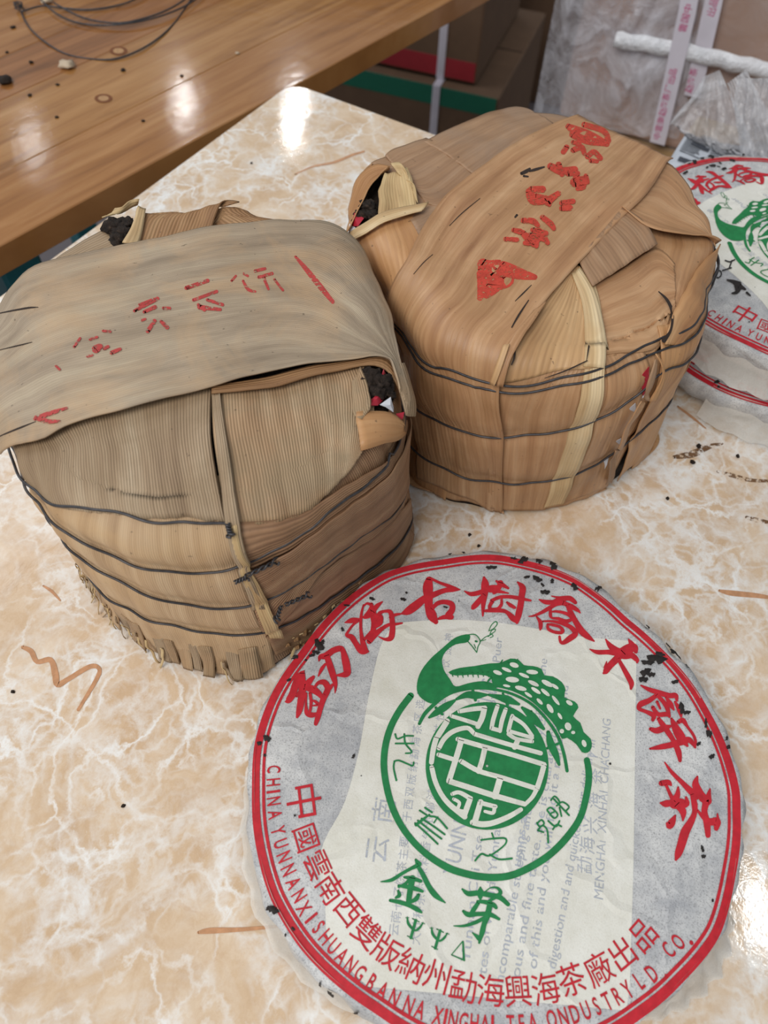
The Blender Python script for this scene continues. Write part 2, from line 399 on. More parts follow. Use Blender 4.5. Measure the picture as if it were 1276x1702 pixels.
def ribbon2d(st, k=5, taper=True):
    """stroke [(x,y,w)...] -> list of left/right pairs in the same 2-D frame"""
    P = smooth_path(st, k) if len(st) > 2 else smooth_path(st, 4)
    P = np.array(P); T = np.gradient(P[:, :2], axis=0); T /= (np.linalg.norm(T, axis=1)[:, None] + 1e-9)
    Nn = np.stack([-T[:, 1], T[:, 0]], 1); w = np.maximum(P[:, 2:3], 1) / 2
    A, B = P[:, :2] + Nn * w, P[:, :2] - Nn * w
    # rounded ends
    def cap(c, t, n, hw, s):
        return [c + s * t * hw * math.sin(a) + n * hw * math.cos(a) for a in (PI * 0.15, PI * 0.3, PI * 0.5, PI * 0.7, PI * 0.85)]
    c0 = cap(P[0, :2], T[0], Nn[0], w[0, 0], -1); c1 = cap(P[-1, :2], T[-1], Nn[-1], w[-1, 0], 1)
    return A, B, c0, c1
def strokes_mesh(name, strokes, fmap, mat, parent, k=5):
    """fmap(x, y, i) -> 3-D point lying on the printed surface"""
    V, F = [], []
    for i, st in enumerate(strokes):
        A, B, c0, c1 = ribbon2d(st, k); n0 = len(V); m = len(A)
        for p in A: V.append(fmap(p[0], p[1], i))
        for p in B: V.append(fmap(p[0], p[1], i))
        for j in range(m - 1): F.append((n0 + j, n0 + j + 1, n0 + m + j + 1, n0 + m + j))
        b = len(V)
        for p in c0: V.append(fmap(p[0], p[1], i))
        F.append([n0] + list(range(b, b + 5)) + [n0 + m])
        b = len(V)
        for p in c1: V.append(fmap(p[0], p[1], i))
        F.append([n0 + m - 1] + list(range(b, b + 5)) + [n0 + 2 * m - 1])
    return pyd(name, V, F, mat, parent, smooth=True)
def fm_table(x, y, i=0):
    p = MTI @ at(x, y, 0); p.z = 0.7502 + 0.00002 * i; return p
veins = [
    [(38, 1076, 6), (52, 1083, 9), (62, 1100, 8), (84, 1097, 9), (92, 1120, 11), (96, 1138, 10), (115, 1128, 8), (150, 1108, 8), (165, 1112, 7), (160, 1130, 7), (130, 1180, 5)],
    [(330, 1550, 5), (350, 1547, 10), (400, 1545, 7), (460, 1540, 5)],
    [(1195, 982, 4), (1215, 986, 9), (1255, 990, 8), (1276, 993, 6)],
    [(1126, 676, 3), (1150, 694, 4), (1172, 712, 2)],
    [(490, 290, 2), (520, 277, 3), (555, 270, 4), (585, 258, 4), (605, 252, 3)],
    [(72, 974, 3), (86, 983, 5), (100, 998, 3)]]
for v in veins: strokes_mesh('brown_vein', [v], fm_table, VEIN, mt)
# dry dirt streaks printed by use beside the far bundle
DIRT = ink_mat('dry_dirt_smear', srgb(120, 88, 60), 0.5, 260)
for st in ([[(1120, 760, 6), (1150, 755, 12), (1180, 742, 8), (1200, 738, 3)], [(1192, 784, 4), (1215, 790, 7), (1245, 798, 6), (1276, 800, 5)],
    [(1240, 860, 5), (1262, 866, 8), (1276, 868, 5)]]): strokes_mesh('dirt_smear', [st], fm_table, DIRT, mt)

# ------------------------------------------------------------------ wooden table
W0, W1 = at(0, 409, -0.01), at(700, 27, -0.01); wd = (W1 - W0); wa = math.atan2(wd.y, wd.x)
wt = thing('wooden_table', 'varnished orange-brown pine plank table behind on the left, wire lying on it', 'table', loc=(W0.x, W0.y, -0.75), rz=wa)
WTI = (Matrix.Translation((W0.x, W0.y, -0.75)) @ Matrix.Rotation(wa, 4, 'Z')).inverted()
y = 0.0
for k, w_ in enumerate((0.075, 0.09, 0.062, 0.085, 0.07, 0.09, 0.08, 0.07)):
    obj('board', box_bm(1.25, w_ - 0.0004, 0.022, 0.0008, 1, (0.125, y + w_ / 2, 0.74 - 0.011)), WOODS[(k * 2 + 0) % 3], wt, smooth=False); y += w_
obj('apron', box_bm(1.1, 0.02, 0.04, 0.002, 1, (0.1, 0.2, 0.698)), WOODS[1], wt, smooth=False)
def fm_wood(x, y, i=0):
    p = WTI @ at(x, y, -0.01); p.z = 0.7403 + 0.00002 * i; return p
for x, y in ((0.02, 0.05), (-0.42, 0.05), (0.3, 0.5), (-0.42, 0.5)):
    obj('leg', box_bm(0.035, 0.035, 0.718, 0.003, 1, (x, y, 0.359)), TEAL, wt, smooth=False)
KN = ink_mat('wood_knot_ring', srgb(118, 70, 38), 0.0); KN2 = ink_mat('wood_knot_heart', srgb(176, 136, 96), 0.0)
for (x, y, s) in ((197, 85, 15), (172, 164, 15)):
    el = lambda f: [(x + s * f * math.cos(a * PI / 8), y + s * 0.5 * f * math.sin(a * PI / 8)) for a in range(16)]
    pyd('wood_knot', [fm_wood(*p, 0) for p in el(1.0)], [list(range(16))], KN, wt)
    pyd('wood_knot_heart', [fm_wood(*p, 3) for p in el(0.6)], [list(range(16))], KN2, wt)
# loose loop of thin wire
co = thing('wire_coil', 'loose coil of thin dark wire lying on the wooden table', 'wire', loc=tuple(at(150, 20, -0.01)))
def wz(px, py, h): q = at(px, py, -0.01 + h); return Vector(q) - Vector(co.location)
loops = [[(35, 20), (48, 45), (75, 70), (110, 90), (150, 98), (190, 98), (230, 84), (265, 62), (290, 38), (310, 10), (330, -20)],
         [(35, 20), (70, 10), (110, 14), (150, 16), (200, 8), (230, -4), (270, -25)],
         [(60, -10), (90, 20), (130, 38), (180, 42), (240, 34), (300, 14), (340, -12)],
         [(90, 5), (140, 30), (200, 38), (260, 24), (300, 4), (320, -14)]]
for j, l in enumerate(loops):
    pp = [wz(p[0], p[1], 0.0009 + 0.0012 * j + 0.0008 * math.sin(i * 1.3 + j)) for i, p in enumerate(l)]
    obj('wire_strand', tube_bm(smooth_path(pp, 6), 0.0008, 6), WIRE, co)
obj('wire_knot', tube_bm([wz(33, 16, 0.001) + Vector((0.004 * math.cos(t * 1.2), 0.004 * math.sin(t * 1.2), 0.0006 + 0.0004 * t)) for t in range(16)], 0.0007, 6), WIRE, co)

def lump(name, r, mat, seed, flat=0.5, sub=2, rough=0.35, freq=1.7):
    bm = bmesh.new(); bmesh.ops.create_icosphere(bm, subdivisions=sub, radius=1)
    for v in bm.verts:
        n = noise.noise(v.co * freq + Vector((seed * 3.1, seed, 0)))
        v.co = v.co * (1 + rough * 2 * n) * r; v.co.z *= flat
    mz = min(v.co.z for v in bm.verts)
    for v in bm.verts: v.co.z -= mz
    return obj(name, bm, mat)
PALE = plain('pale_dry_scrap', srgb(196, 176, 150), 0.7)
bits = [(10, 137, .006, TEA, 'dark brown tea clump at the left edge of the wooden table'), (112, 112, .006, PALE, 'pale crumpled scrap on wooden table below the wire loop'),
        (205, 118, .0022, TEA, 'small black tea crumb beside the pale scrap on wooden table'), (50, 160, .0018, TEA, 'tiny dark crumb left of the lower wood knot'),
        (52, 105, .002, TEA, 'tiny brown crumb left of the pale scrap'), (96, 142, .0016, TEA, 'tiny dark crumb just below the pale scrap on wood'),
        (302, 127, .0016, TEA, 'tiny dark crumb right of the small black tea crumb'), (95, 196, .0016, TEA, 'tiny dark crumb under the lower wood knot'),
        (22, 47, .0022, TEA, 'dark crumb at the left end inside the wire coil'), (12, 88, .0016, TEA, 'tiny crumb near the left photo edge above the big clump'), (395, 90, .0018, PALE, 'small pale crumb right of the wire coil on wood'),
        (78, 6, .005, PALE, 'pale scrap caught in the top of the wire coil'), (238, 202, .0015, TEA, 'tiny dark crumb left of the lamp glint on wood')]
for k, (x, y, r, m, lb) in enumerate(bits):
    o = lump('tea_crumb' if m is TEA else 'dry_scrap', r, m, k + 1, 0.45); o.location = at(x, y, -0.0101); o.rotation_euler.z = k
    tag(o, lb, 'crumb')
bits2 = [(780, 890, .0012), (795, 908, .001), (205, 1340, .001), (22, 1150, .001), (1150, 770, .002), (1108, 830, .0012), (418, 272, .001), (1225, 760, .0014), (1160, 742, .0016)]
for k, (x, y, r) in enumerate(bits2):
    o = lump('tea_crumb', r, TEA, k + 31, 0.5, 1); o.location = at(x, y, -0.0001)
    tag(o, 'tiny dark tea crumb ' + ['just above the front cake, between it and the far bundle', 'touching the upper rim side of the front cake', 'on the bare marble left of the front cake', 'at the far left edge of the marble, below the zigzag streak',
        'beside the dirt streak right of the far bundle', 'below the dirt streak, nearest the far bundle', 'on the marble behind the near bundle', 'rightmost of those by the dirt streak', 'on the middle of the dirt streak'][k], 'crumb')

# ------------------------------------------------------------------ text helper
_tc = {}
def glyph(ch, size=1.0, bold=0.0):
    key = (ch, bold)
    if key not in _tc:
        cu = bpy.data.curves.new('t', 'FONT'); cu.body = ch; cu.size = 1.0; cu.resolution_u = 3; cu.offset = bold
        cu.align_x = 'CENTER'; cu.align_y = 'BOTTOM_BASELINE' if len(ch) > 1 else 'BOTTOM_BASELINE'
        ob = bpy.data.objects.new('t', cu); C.objects.link(ob); dg = bpy.context.evaluated_depsgraph_get(); dg.update()
        me = bpy.data.meshes.new_from_object(ob.evaluated_get(dg))
        _tc[key] = ([tuple(v.co) for v in me.vertices], [tuple(p.vertices) for p in me.polygons])
        bpy.data.objects.remove(ob); bpy.data.meshes.remove(me); bpy.data.curves.remove(cu)
    V, F = _tc[key]
    return [(x * size, y * size) for x, y, z in V], F
def glyph_c(ch, bold=0.0):
    """glyph centred on its own box, unit = em"""
    V, F = glyph(ch, 1.0, bold)
    if not V: return V, F, 0, 0
    xs = [v[0] for v in V]; ys = [v[1] for v in V]
    cx, cy = (min(xs) + max(xs)) / 2, (min(ys) + max(ys)) / 2
    return [(a - cx, b - cy) for a, b in V], F, max(xs) - min(xs), max(ys) - min(ys)
# ------------------------------------------------------------------ tea bundles
def wob(a, b, c=0.0):
    return (np.sin(a * 47 + b * 31 + c) + np.sin(a * 83 - b * 57 + 1.7 + c) * 0.7 + np.sin(-a * 131 + b * 119 + 4 + 2 * c) * 0.45 + np.sin(a * 211 + b * 173 + c) * 0.25) / 2.4
class Body:
    def __init__(s, cx, cy, H, top, bot, rc, dome, seed=0.0):
        s.c = np.array([cx, cy]); s.H = H; s.rc = rc; s.dome = dome; s.seed = seed
        s.th = np.linspace(-PI, PI, 361)
        s.Rt = s.tab(top) - 0.0028; s.Rb = s.tab(bot) - 0.0015; s.gr = []; s.off = 0.002; s.H = H - 0.003
    def tab(s, lst):
        """lst of (theta, value) -> periodic smooth table"""
        lst = sorted(lst); t = np.array([a for a, _ in lst]); v = np.array([b for _, b in lst])
        t = np.r_[t - 2 * PI, t, t + 2 * PI]; v = np.r_[v, v, v]
        y = np.interp(np.linspace(-PI, PI, 361), t, v)
        k = np.hanning(13); k /= k.sum(); yy = np.r_[y[-13:-1], y, y[1:13]]
        return np.convolve(yy, k, 'same')[12:-12]
    def f(s, tab, th): return np.interp((th + PI) % (2 * PI) - PI, s.th, tab)
    def s_of_z(s, th, z):
        Rt = s.f(s.Rt, th); z1 = s.H - s.dome; s1 = Rt - s.rc; s2 = s1 + s.rc * PI / 2
        cz = np.clip((z - z1 + s.rc) / s.rc, -1, 1)
        return np.where(z > z1 - s.rc, s1 + s.rc * np.arccos(np.clip(cz, 0, 1)), s2 + (z1 - s.rc - z))
    def raw(s, th, S):
        Rt, Rb = s.f(s.Rt, th), s.f(s.Rb, th); z1 = s.H - s.dome
        s1 = Rt - s.rc; s2 = s1 + s.rc * PI / 2; s3 = s2 + (z1 - s.rc)
        ph = np.clip((S - s1) / s.rc, 0, PI / 2)
        r = np.where(S < s1, S, s1 + s.rc * np.sin(ph))
        z = np.where(S < s1, s.H - s.dome * (S / np.maximum(s1, 1e-6)) ** 2, z1 - s.rc + s.rc * np.cos(ph))
        d = np.maximum(S - s2, 0); z = np.where(S > s2, z1 - s.rc - d, z)
        r = np.where(S > s2, Rt + (Rb - Rt) * np.clip(d / (z1 - s.rc), 0, 1) ** 1.2, r)
        over = np.maximum(S - s3 + 0.0006, 0); z = np.maximum(z, 0.0006); r = r + over
        r = r + 0.0016 * wob(np.cos(th) * 0.16, np.sin(th) * 0.16 + z * 0.5, s.seed) * np.clip(S / s1, 0, 1) ** 4
        for g, dep, wd in s.gr:
            zg = s.f(g, th); r = r - dep * np.exp(-((z - zg) / wd) ** 2) * (S > s1)
        z = z + np.where(S < s2, 0.0014 * wob(r * np.cos(th) * 0.8, r * np.sin(th) * 1.1, s.seed + 2), 0)
        return np.stack([s.c[0] + r * np.cos(th), s.c[1] + r * np.sin(th), z], -1)
    def pos(s, a, b, off=0.0):
        a = np.asarray(a, float); b = np.asarray(b, float)
        th = np.arctan2(b, a); S = np.hypot(a, b) + 1e-6; e = 6e-4
        p = s.raw(th, S); pt = s.raw(th + e / np.maximum(S, 0.01), S) - s.raw(th - e / np.maximum(S, 0.01), S)
        ps = s.raw(th, S + e) - s.raw(th, np.maximum(S - e, 1e-6))
        n = np.cross(ps, pt); n /= (np.linalg.norm(n, axis=-1, keepdims=True) + 1e-12)
        return p + n * (np.asarray(off)[..., None] if np.ndim(off) else off), n
    def mesh(s, name, mat, parent, off=0.0, nt=180, ns=90):
        V, F = [], []
        th = np.linspace(0, 2 * PI, nt, endpoint=False)
        smax = (np.max(s.Rt) - s.rc + s.rc * PI / 2 + s.H - s.dome - s.rc)
        for i in range(ns):
            fr = i / (ns - 1); S = (s.f(s.Rt, th) - s.rc + s.rc * PI / 2 + s.H - s.dome - s.rc) * max(fr, 0.004)
            p, _ = s.pos(S * np.cos(th), S * np.sin(th), off); V += [tuple(x) for x in p]
        for i in range(ns - 1):
            for k in range(nt):
                F.append((i * nt + k, (i + 1) * nt + k, (i + 1) * nt + (k + 1) % nt, i * nt + (k + 1) % nt))
        F.append(list(range(nt))); F.append([(ns - 1) * nt + k for k in range(nt)][::-1])
        return V, F
    def setup(s):
        s.cache = {}
    def shell(s, off):
        k = round(off * 1000)
        if k not in s.cache:
            V, F = s.mesh('x', None, None, k / 1000); s.cache[k] = BVHTree.FromPolygons(V, F)
        return s.cache[k]
    def inv(s, px, py, off=None):
        off = s.off if off is None else off; bvh = s.shell(off)
        """pixel of the photograph -> plan coordinates on the body"""
        cx, cy = s.cpx
        for k in range(60):
            t = k / 60; x = px + (cx - px) * t; y = py + (cy - py) * t
            h = bvh.ray_cast(CAM, ray(x, y))
            if h[0] is not None: break
        p = np.array(h[0]); th = math.atan2(p[1] - s.c[1], p[0] - s.c[0])
        S = np.linspace(0, 0.24, 481); q, _ = s.pos(S * math.cos(th), S * math.sin(th), off)
        j = int(np.argmin(np.linalg.norm(q - p, axis=1))); return (S[j] * math.cos(th), S[j] * math.sin(th))
    def pt(s, p):
        if isinstance(p, complex): return (p.real, p.imag)
        if len(p) == 3:                       # ('s', theta_deg, z): on the side at a height
            th = math.radians(p[1]); S = float(s.s_of_z(np.array(th), np.array(p[2]))); return (S * math.cos(th), S * math.sin(th))
        if abs(p[0]) < 2 and abs(p[1]) < 2: return p
        return s.inv(*p)
    def sheet(s, name, A, B, layer, mat, parent, N=None, curl=(0, 0), lift=None, wr=0.0004, smoothk=4, fray=0.0, thick=0.00055, label=None, dom='plan', bulge=0.0):
        s.off = layer * 0.0008 + 0.0012
        A = [s.pt(p) for p in A]; B = [s.pt(p) for p in B]; s.off = 0.002
        if dom == 'side':                      # interpolate in (theta, s) so that rows follow the side
            tr = lambda q: (math.atan2(q[1], q[0]), math.hypot(*q))
            A = [tr(q) for q in A]; B = [tr(q) for q in B]
            ref = A[0][0]
            un = lambda q: ((q[0] - ref + PI) % (2 * PI) - PI + ref, q[1])
            A = [un(q) for q in A]; B = [un(q) for q in B]
            A = [(q[0] * 0.1, q[1]) for q in A]; B = [(q[0] * 0.1, q[1]) for q in B]
        A = smooth_path(A, smoothk) if len(A) > 2 else A
        B = smooth_path(B, smoothk) if len(B) > 2 else B
        la = np.sum(np.linalg.norm(np.diff(np.array(A), axis=0), axis=1)); N = N or int(max(10, min(110, la / 0.0016)))
        A = resample(A, N); B = resample(B, N)
        w = float(np.mean(np.linalg.norm(A - B, axis=1))); Mx = int(max(4, min(90, w / 0.0018)))
        t = np.linspace(0, 1, Mx)[None, :, None]; G = A[:, None, :] * (1 - t) + B[:, None, :] * t
        if bulge:
            mid = G.mean(axis=1); mid = mid / np.linalg.norm(mid, axis=1)[:, None]
            G = G + mid[:, None, :] * (bulge * 4 * t * (1 - t)) * (np.linspace(0, 1, N) ** 1.5)[:, None, None]
        if fray:
            rg = np.random.RandomState(int(abs(layer) * 100) + len(name)); d = (A[-1] - A[-2] + B[-1] - B[-2]); d /= np.linalg.norm(d)
            d0 = (A[0] - A[1] + B[0] - B[1]); d0 /= np.linalg.norm(d0)
            G[-1] += d[None, :] * (rg.rand(Mx)[:, None] - 0.3) * fray; G[0] += d0[None, :] * (rg.rand(Mx)[:, None] - 0.3) * fray
        if dom == 'side': a = G[..., 1] * np.cos(G[..., 0] * 10); b = G[..., 1] * np.sin(G[..., 0] * 10)
        else: a, b = G[..., 0], G[..., 1]
        off = np.full(a.shape, layer * 0.0008 + 0.0012)
        u = np.linspace(0, w, Mx)[None, :]; v = np.linspace(0, la, N)[:, None]
        off = off + wr * wob(a * 1.8, b * 1.8, layer) + (wr * 0.25 * np.sin(u * 700 + layer + 3 * np.sin(v * 60)) if dom == 'plan' else 0)
        off = off + curl[0] * np.exp(-u / 0.004) + curl[1] * np.exp(-(w - u) / 0.004)
        if lift is not None: off = off + lift(u / w, v / la)
        off = np.maximum(off, 0.0003)
        p, _ = s.pos(a, b, off); p[..., 2] = np.maximum(p[..., 2], 0.0006)
        V = [tuple(x) for x in p.reshape(-1, 3)]; F = []; me = bpy.data.meshes.new(name)
        for i in range(N - 1):
            for j in range(Mx - 1): F.append((i * Mx + j, i * Mx + j + 1, (i + 1) * Mx + j + 1, (i + 1) * Mx + j))
        me.from_pydata(V, [], F); uv = me.uv_layers.new(name='UVMap')
        U = np.broadcast_to(u, a.shape).reshape(-1); VV = np.broadcast_to(v, a.shape).reshape(-1)
        li = np.empty(len(me.loops), dtype=np.int32); me.loops.foreach_get('vertex_index', li)
        uv.data.foreach_set('uv', np.stack([U[li], VV[li]], 1).reshape(-1).astype(np.float32))
        o = obj(name, me, mat, parent)
        md = o.modifiers.new('thickness', 'SOLIDIFY'); md.thickness = thick; md.offset = 0
        if label: o['label'] = label
        o.data.update(); s.last = BVHTree.FromPolygons(V, F)
        return o
    def wire_tab(s, pts, zback):
        l = []
        for p in pts:
            a, b = s.inv(*p, off=0.003); th = math.atan2(b, a); z = float(s.raw(np.array(th), np.array(math.hypot(a, b)))[2]); l.append((th, z))
        t0, t1 = min(l)[0], max(l)[0]
        l.append((s.back, zback))
        return s.tab(l)
    def wire(s, tab, parent, rad=0.00055, off=0.0026, name='wire', wv=0.0002, th0=-PI, th1=PI):
        th = np.linspace(th0, th1, 240, endpoint=(th1 - th0 < 6.2)); z = s.f(tab, th) + wv * np.sin(th * 9)
        S = s.s_of_z(th, z); p, _ = s.pos(S * np.cos(th), S * np.sin(th), off)
        return obj(name, tube_bm([Vector(q) for q in p], rad, 7, closed=(th1 - th0 > 6.2)), WIRE, parent)

def proj_bvh(bvh, lift, fallback=None):
    def fn(x, y, i=0):
        d = ray(x, y); h = bvh.ray_cast(CAM, d)
        if h[0] is None: h = bvh.find_nearest(CAM + d * 0.3)
        n = h[1]; n = n if n.dot(d) < 0 else -n
        return h[0] + n * (lift + 0.00001 * i) 
    return fn

def polar(c, px, py, z):
    p = at(px, py, z); return (math.atan2(p.y - c[1], p.x - c[0]), math.hypot(p.x - c[0], p.y - c[1]))

# ================= near-left bundle
LC = (-0.077, 0.215)
top = [polar(LC, x, y, 0.112) for x, y in ((180, 372), (235, 345), (300, 336), (385, 331), (430, 345), (480, 362), (570, 372), (620, 430), (655, 520), (672, 600))]
top = [(t_, r_ * (.955 if math.radians(18) < t_ < math.radians(62) else 1)) for t_, r_ in top]
top += [(math.radians(-150), 0.082), (math.radians(-120), .086), (math.radians(-90), 0.086), (math.radians(-60), 0.086), (math.radians(-30), .089), (math.radians(180), .092), (math.radians(-170), 0.088)]
bot = [polar(LC, x, y, 0.002) for x, y in ((182, 1008), (245, 1072), (320, 1102), (430, 1124), (690, 890))] + [(math.radians(-58), .084), (math.radians(-48), .081), (math.radians(-33), .083), (math.radians(20), .081), (math.radians(35), .080), (math.radians(48), .080)]
bot += [(math.radians(a), .085) for a in (60, 90, 120, 150, 178)]
LB = Body(*LC, 0.121, top, bot, 0.014, 0.003, 1.0); LB.cpx = (330, 620); LB.back = math.radians(95); LB.setup()
l1 = LB.wire_tab([(60, 822), (120, 845), (200, 862), (290, 873), (385, 875), (480, 850), (560, 800)], 0.085)
l2 = LB.wire_tab([(75, 868), (110, 893), (180, 930), (260, 955), (330, 962), (395, 951), (450, 925), (560, 850), (645, 785)], 0.060)
l3 = LB.wire_tab([(135, 938), (200, 975), (300, 1010), (380, 1019), (425, 1012), (520, 960), (620, 885), (670, 845)], 0.035)
l4 = LB.wire_tab([(215, 1020), (270, 1042), (330, 1056), (400, 1062), (440, 1057), (540, 1010), (620, 950), (680, 890)], 0.016)
LB.gr = [(l2, 0.0022, 0.006), (l3, 0.0022, 0.006), (l4, 0.002, 0.005), (l1, 0.0014, 0.005)]; LB.setup()
tb = thing('tea_bundle', 'grey-brown ribbed leaf-wrapped tea bundle nearest the camera, at the left, with a frayed base', 'tea bundle', loc=(0, 0, 0))
V, F = LB.mesh('x', 0, 0, -.0016); pyd('tea_cake_stack', V, F, TEA, tb)['label'] = 'dark compressed tea cakes inside, seen through tears in the leaf'
# side leaves
LB.sheet('side_leaf', [('s', 185, .114), ('s', 185, .05), ('s', 185, .004)], [(366, 790), (400, 950), (425, 1020), (448, 1062), (455, 1105)], 0.2, LM['tan_side'], tb, dom='side', wr=.0004)
LB.sheet('side_leaf', [('s', -106, .114), ('s', -103, .05), ('s', -100, .004)], [('s', 15, .108), ('s', 15, .05), ('s', 15, .004)], 0.0, LM['brown_rib'], tb, dom='side')
LB.sheet('side_leaf', [('s', 5, .112), ('s', 5, .05), ('s', 5, .004)], [('s', 95, .11), ('s', 95, .05), ('s', 95, .004)], 0.3, LM['smooth_grey'], tb, dom='side')
LB.sheet('side_leaf', [('s', 90, .104), ('s', 90, .05), ('s', 90, .004)], [('s', 178, .104), ('s', 178, .05), ('s', 178, .004)], 0.1, LM['tan_side'], tb, dom='side')
# two bulging wrap layers at the right front
LB.sheet('side_leaf', [(395, 868), (500, 850), (600, 790), (660, 735), (676, 690)], [(404, 948), (470, 915), (560, 850), (650, 775), (682, 705)], 1.6, LM['brown_rib'], tb, curl=(0.0005, 0.0012), dom='side')
LB.sheet('side_leaf', [(400, 955), (470, 918), (560, 852), (650, 776), (682, 700)], [(440, 1060), (520, 965), (600, 905), (670, 840), (684, 800)], 2.4, LM['brown_rib'], tb, curl=(0.0016, 0.0004), dom='side')
LB.sheet('side_leaf', [(432, 1030), (520, 963), (600, 905), (680, 828)], [(455, 1086), (540, 1060), (640, 960), (690, 890)], 1.4, LM['brown_rib'], tb, curl=(0, 0.001), dom='side')
# corner seam strips
for a, b, L, m in (([(352, 655), (362, 760), (376, 860), (390, 930), (420, 1015)], [(366, 655), (380, 760), (398, 860), (412, 925), (440, 1010)], 3.2, 'grey_rib'),
                   ([(378, 876), (392, 925), (418, 1000), (445, 1060)], [(396, 872), (408, 925), (440, 985), (466, 1062)], 3.4, 'straw')):
    LB.sheet('seam_strip', a, b, L, LM[m], tb, curl=(.0004, .0008), wr=.0007)
# top leaves
LB.sheet('top_leaf', [(-0.03, 0.0), (385, 331), (430, 345), (520, 372)], [(-0.03, -0.03), (230, 350), (200, 395), (215, 425)][:2] + [(225, 380)], 0.4, LM['back_brown'], tb)
LB.sheet('top_leaf', [(395, 345), (372, 332), (350, 395)], [(232, 348), (226, 380), (212, 415)], 1.4, LM['back_brown'], tb, curl=(.002, .002), wr=.0008, label='upright brown ribbed leaf flap at the back')
LB.sheet('top_leaf', [(-0.075, 0.065), (175, 372), (165, 372)], [(-0.04, 0.0), (205, 412), (212, 425)], 0.6, LM['grey_rib'], tb)
LB.sheet('top_leaf', [(165, 370), (100, 412), (0, 478), (-60, 520)], [(212, 415), (150, 440), (60, 480), (-60, 560)], 1.5, LM['grey_rib'], tb, curl=(.001, 0))
LB.sheet('top_leaf', [(352, 640), (350, 720), (362, 800), (378, 868)], [(-60, 730), (-20, 760), (10, 785), (60, 822)], 2.0, LM['grey_rib'], tb, curl=(0, 0.0), fray=0.0008, bulge=.005, label='greyish ribbed leaf folded over the near rim')
LB.sheet('top_leaf', [(352, 640), (354, 720), (366, 800), (380, 866)], [(612, 610), (622, 640), (618, 700), (600, 750)], 2.3, LM['tan_rib'], tb, curl=(0, 0.001), fray=0.001, bulge=.010, label='yellow-brown ribbed leaf folded over the near rim')
# torn right-hand hole, chunks and scraps
for k, (x, y, r) in enumerate(((618, 640, .0042), (632, 650, .0045), (628, 660, .0036), (640, 644, .0036), (646, 660, .003), (612, 628, .003))):
    o = lump('tea_chunk', r, TEA, k + 60, 0.8, 3, 0.4, 2.2); a, b = LB.inv(x, y); p, n = LB.pos(a, b, 0.001); o.location = p; o.parent = tb
SCR = plain('crimson_paper_scrap', srgb(176, 32, 52), 0.5); SCW = plain('white_paper_scrap', srgb(206, 208, 214), 0.5)
def scrap(body, parent, pts, mat, off, name='paper_scrap', bend=0.0015):
    V = []; c = body.inv(*np.mean(pts, axis=0))
    for i, q in enumerate(pts):
        a, b = body.inv(*q); p, n = body.pos(a, b, off + bend * math.sin(i * 2.1)); V.append(tuple(p))
    p, n = body.pos(c[0], c[1], off + bend * 0.8); V.append(tuple(p)); k = len(pts)
    o = pyd(name, V, [(i, (i + 1) % k, k) for i in range(k)], mat, parent, smooth=False)
    md = o.modifiers.new('thickness', 'SOLIDIFY'); md.thickness = 0.0002; return o
scrap(LB, tb, [(614, 674), (628, 660), (636, 664), (624, 682), (610, 686)], SCR, 0.005)
scrap(LB, tb, [(622, 664), (630, 628), (636, 630), (628, 660)], SCR, 0.0055)
scrap(LB, tb, [(626, 680), (640, 668), (648, 680), (644, 690), (632, 686)], SCW, 0.005)
scrap(LB, tb, [(600, 622), (612, 618), (634, 622), (630, 634), (610, 632)], SCW, 0.003)
scrap(LB, tb, [(648, 692), (656, 688), (660, 698), (654, 704)], SCR, 0.005)
LB.sheet('torn_flap', [(598, 620), (612, 660), (612, 690)], [(584, 640), (586, 690), (600, 702)], 3.6, LM['tan_rib'], tb, curl=(.003, .001), wr=.001)
LB.sheet('torn_flap', [(590, 690), (612, 690), (640, 690), (662, 705)], [(600, 750), (612, 746), (640, 738), (668, 720)], 3.4, LM['orange'], tb, curl=(.002, .001), wr=.0012)
LB.sheet('edge_strip', [(352, 655), (450, 648), (520, 628), (600, 610), (640, 618), (660, 650)], [(352, 640), (450, 625), (530, 608), (610, 592), (656, 600), (674, 650)], 4.6, LM['back_brown'], tb, curl=(.001, 0), wr=.0005)
LB.sheet('torn_flap', [(652, 610), (660, 650), (668, 690)], [(676, 610), (682, 650), (684, 692)], 4.4, LM['grey_rib'], tb, curl=(.001, .003), wr=.001)
# torn back opening: tea and a pale shred
for k, (x, y, r) in enumerate(((190, 384, .005), (206, 392, .0045), (214, 380, .004), (200, 402, .004), (182, 378, .003))):
    o = lump('tea_chunk', r, TEA, k + 80, 0.6, 3, 0.35, 2.2); a, b = LB.inv(x, y); p, n = LB.pos(a, b, 0.001); o.location = p; o.parent = tb
scrap(LB, tb, [(203, 400), (212, 394), (216, 404), (208, 410)], SCR, 0.004)
LB.sheet('pale_shred', [(172, 372), (190, 366), (215, 358), (232, 350)], [(192, 352), (205, 342), (222, 338), (236, 346)], 2.5, LM['straw'], tb, curl=(.002, .005), wr=.002)
LB.sheet('torn_flap', [(232, 348), (222, 380), (206, 412)], [(242, 346), (238, 380), (230, 410)], 3.4, LM['cream'], tb, curl=(.003, 0), wr=.0006)
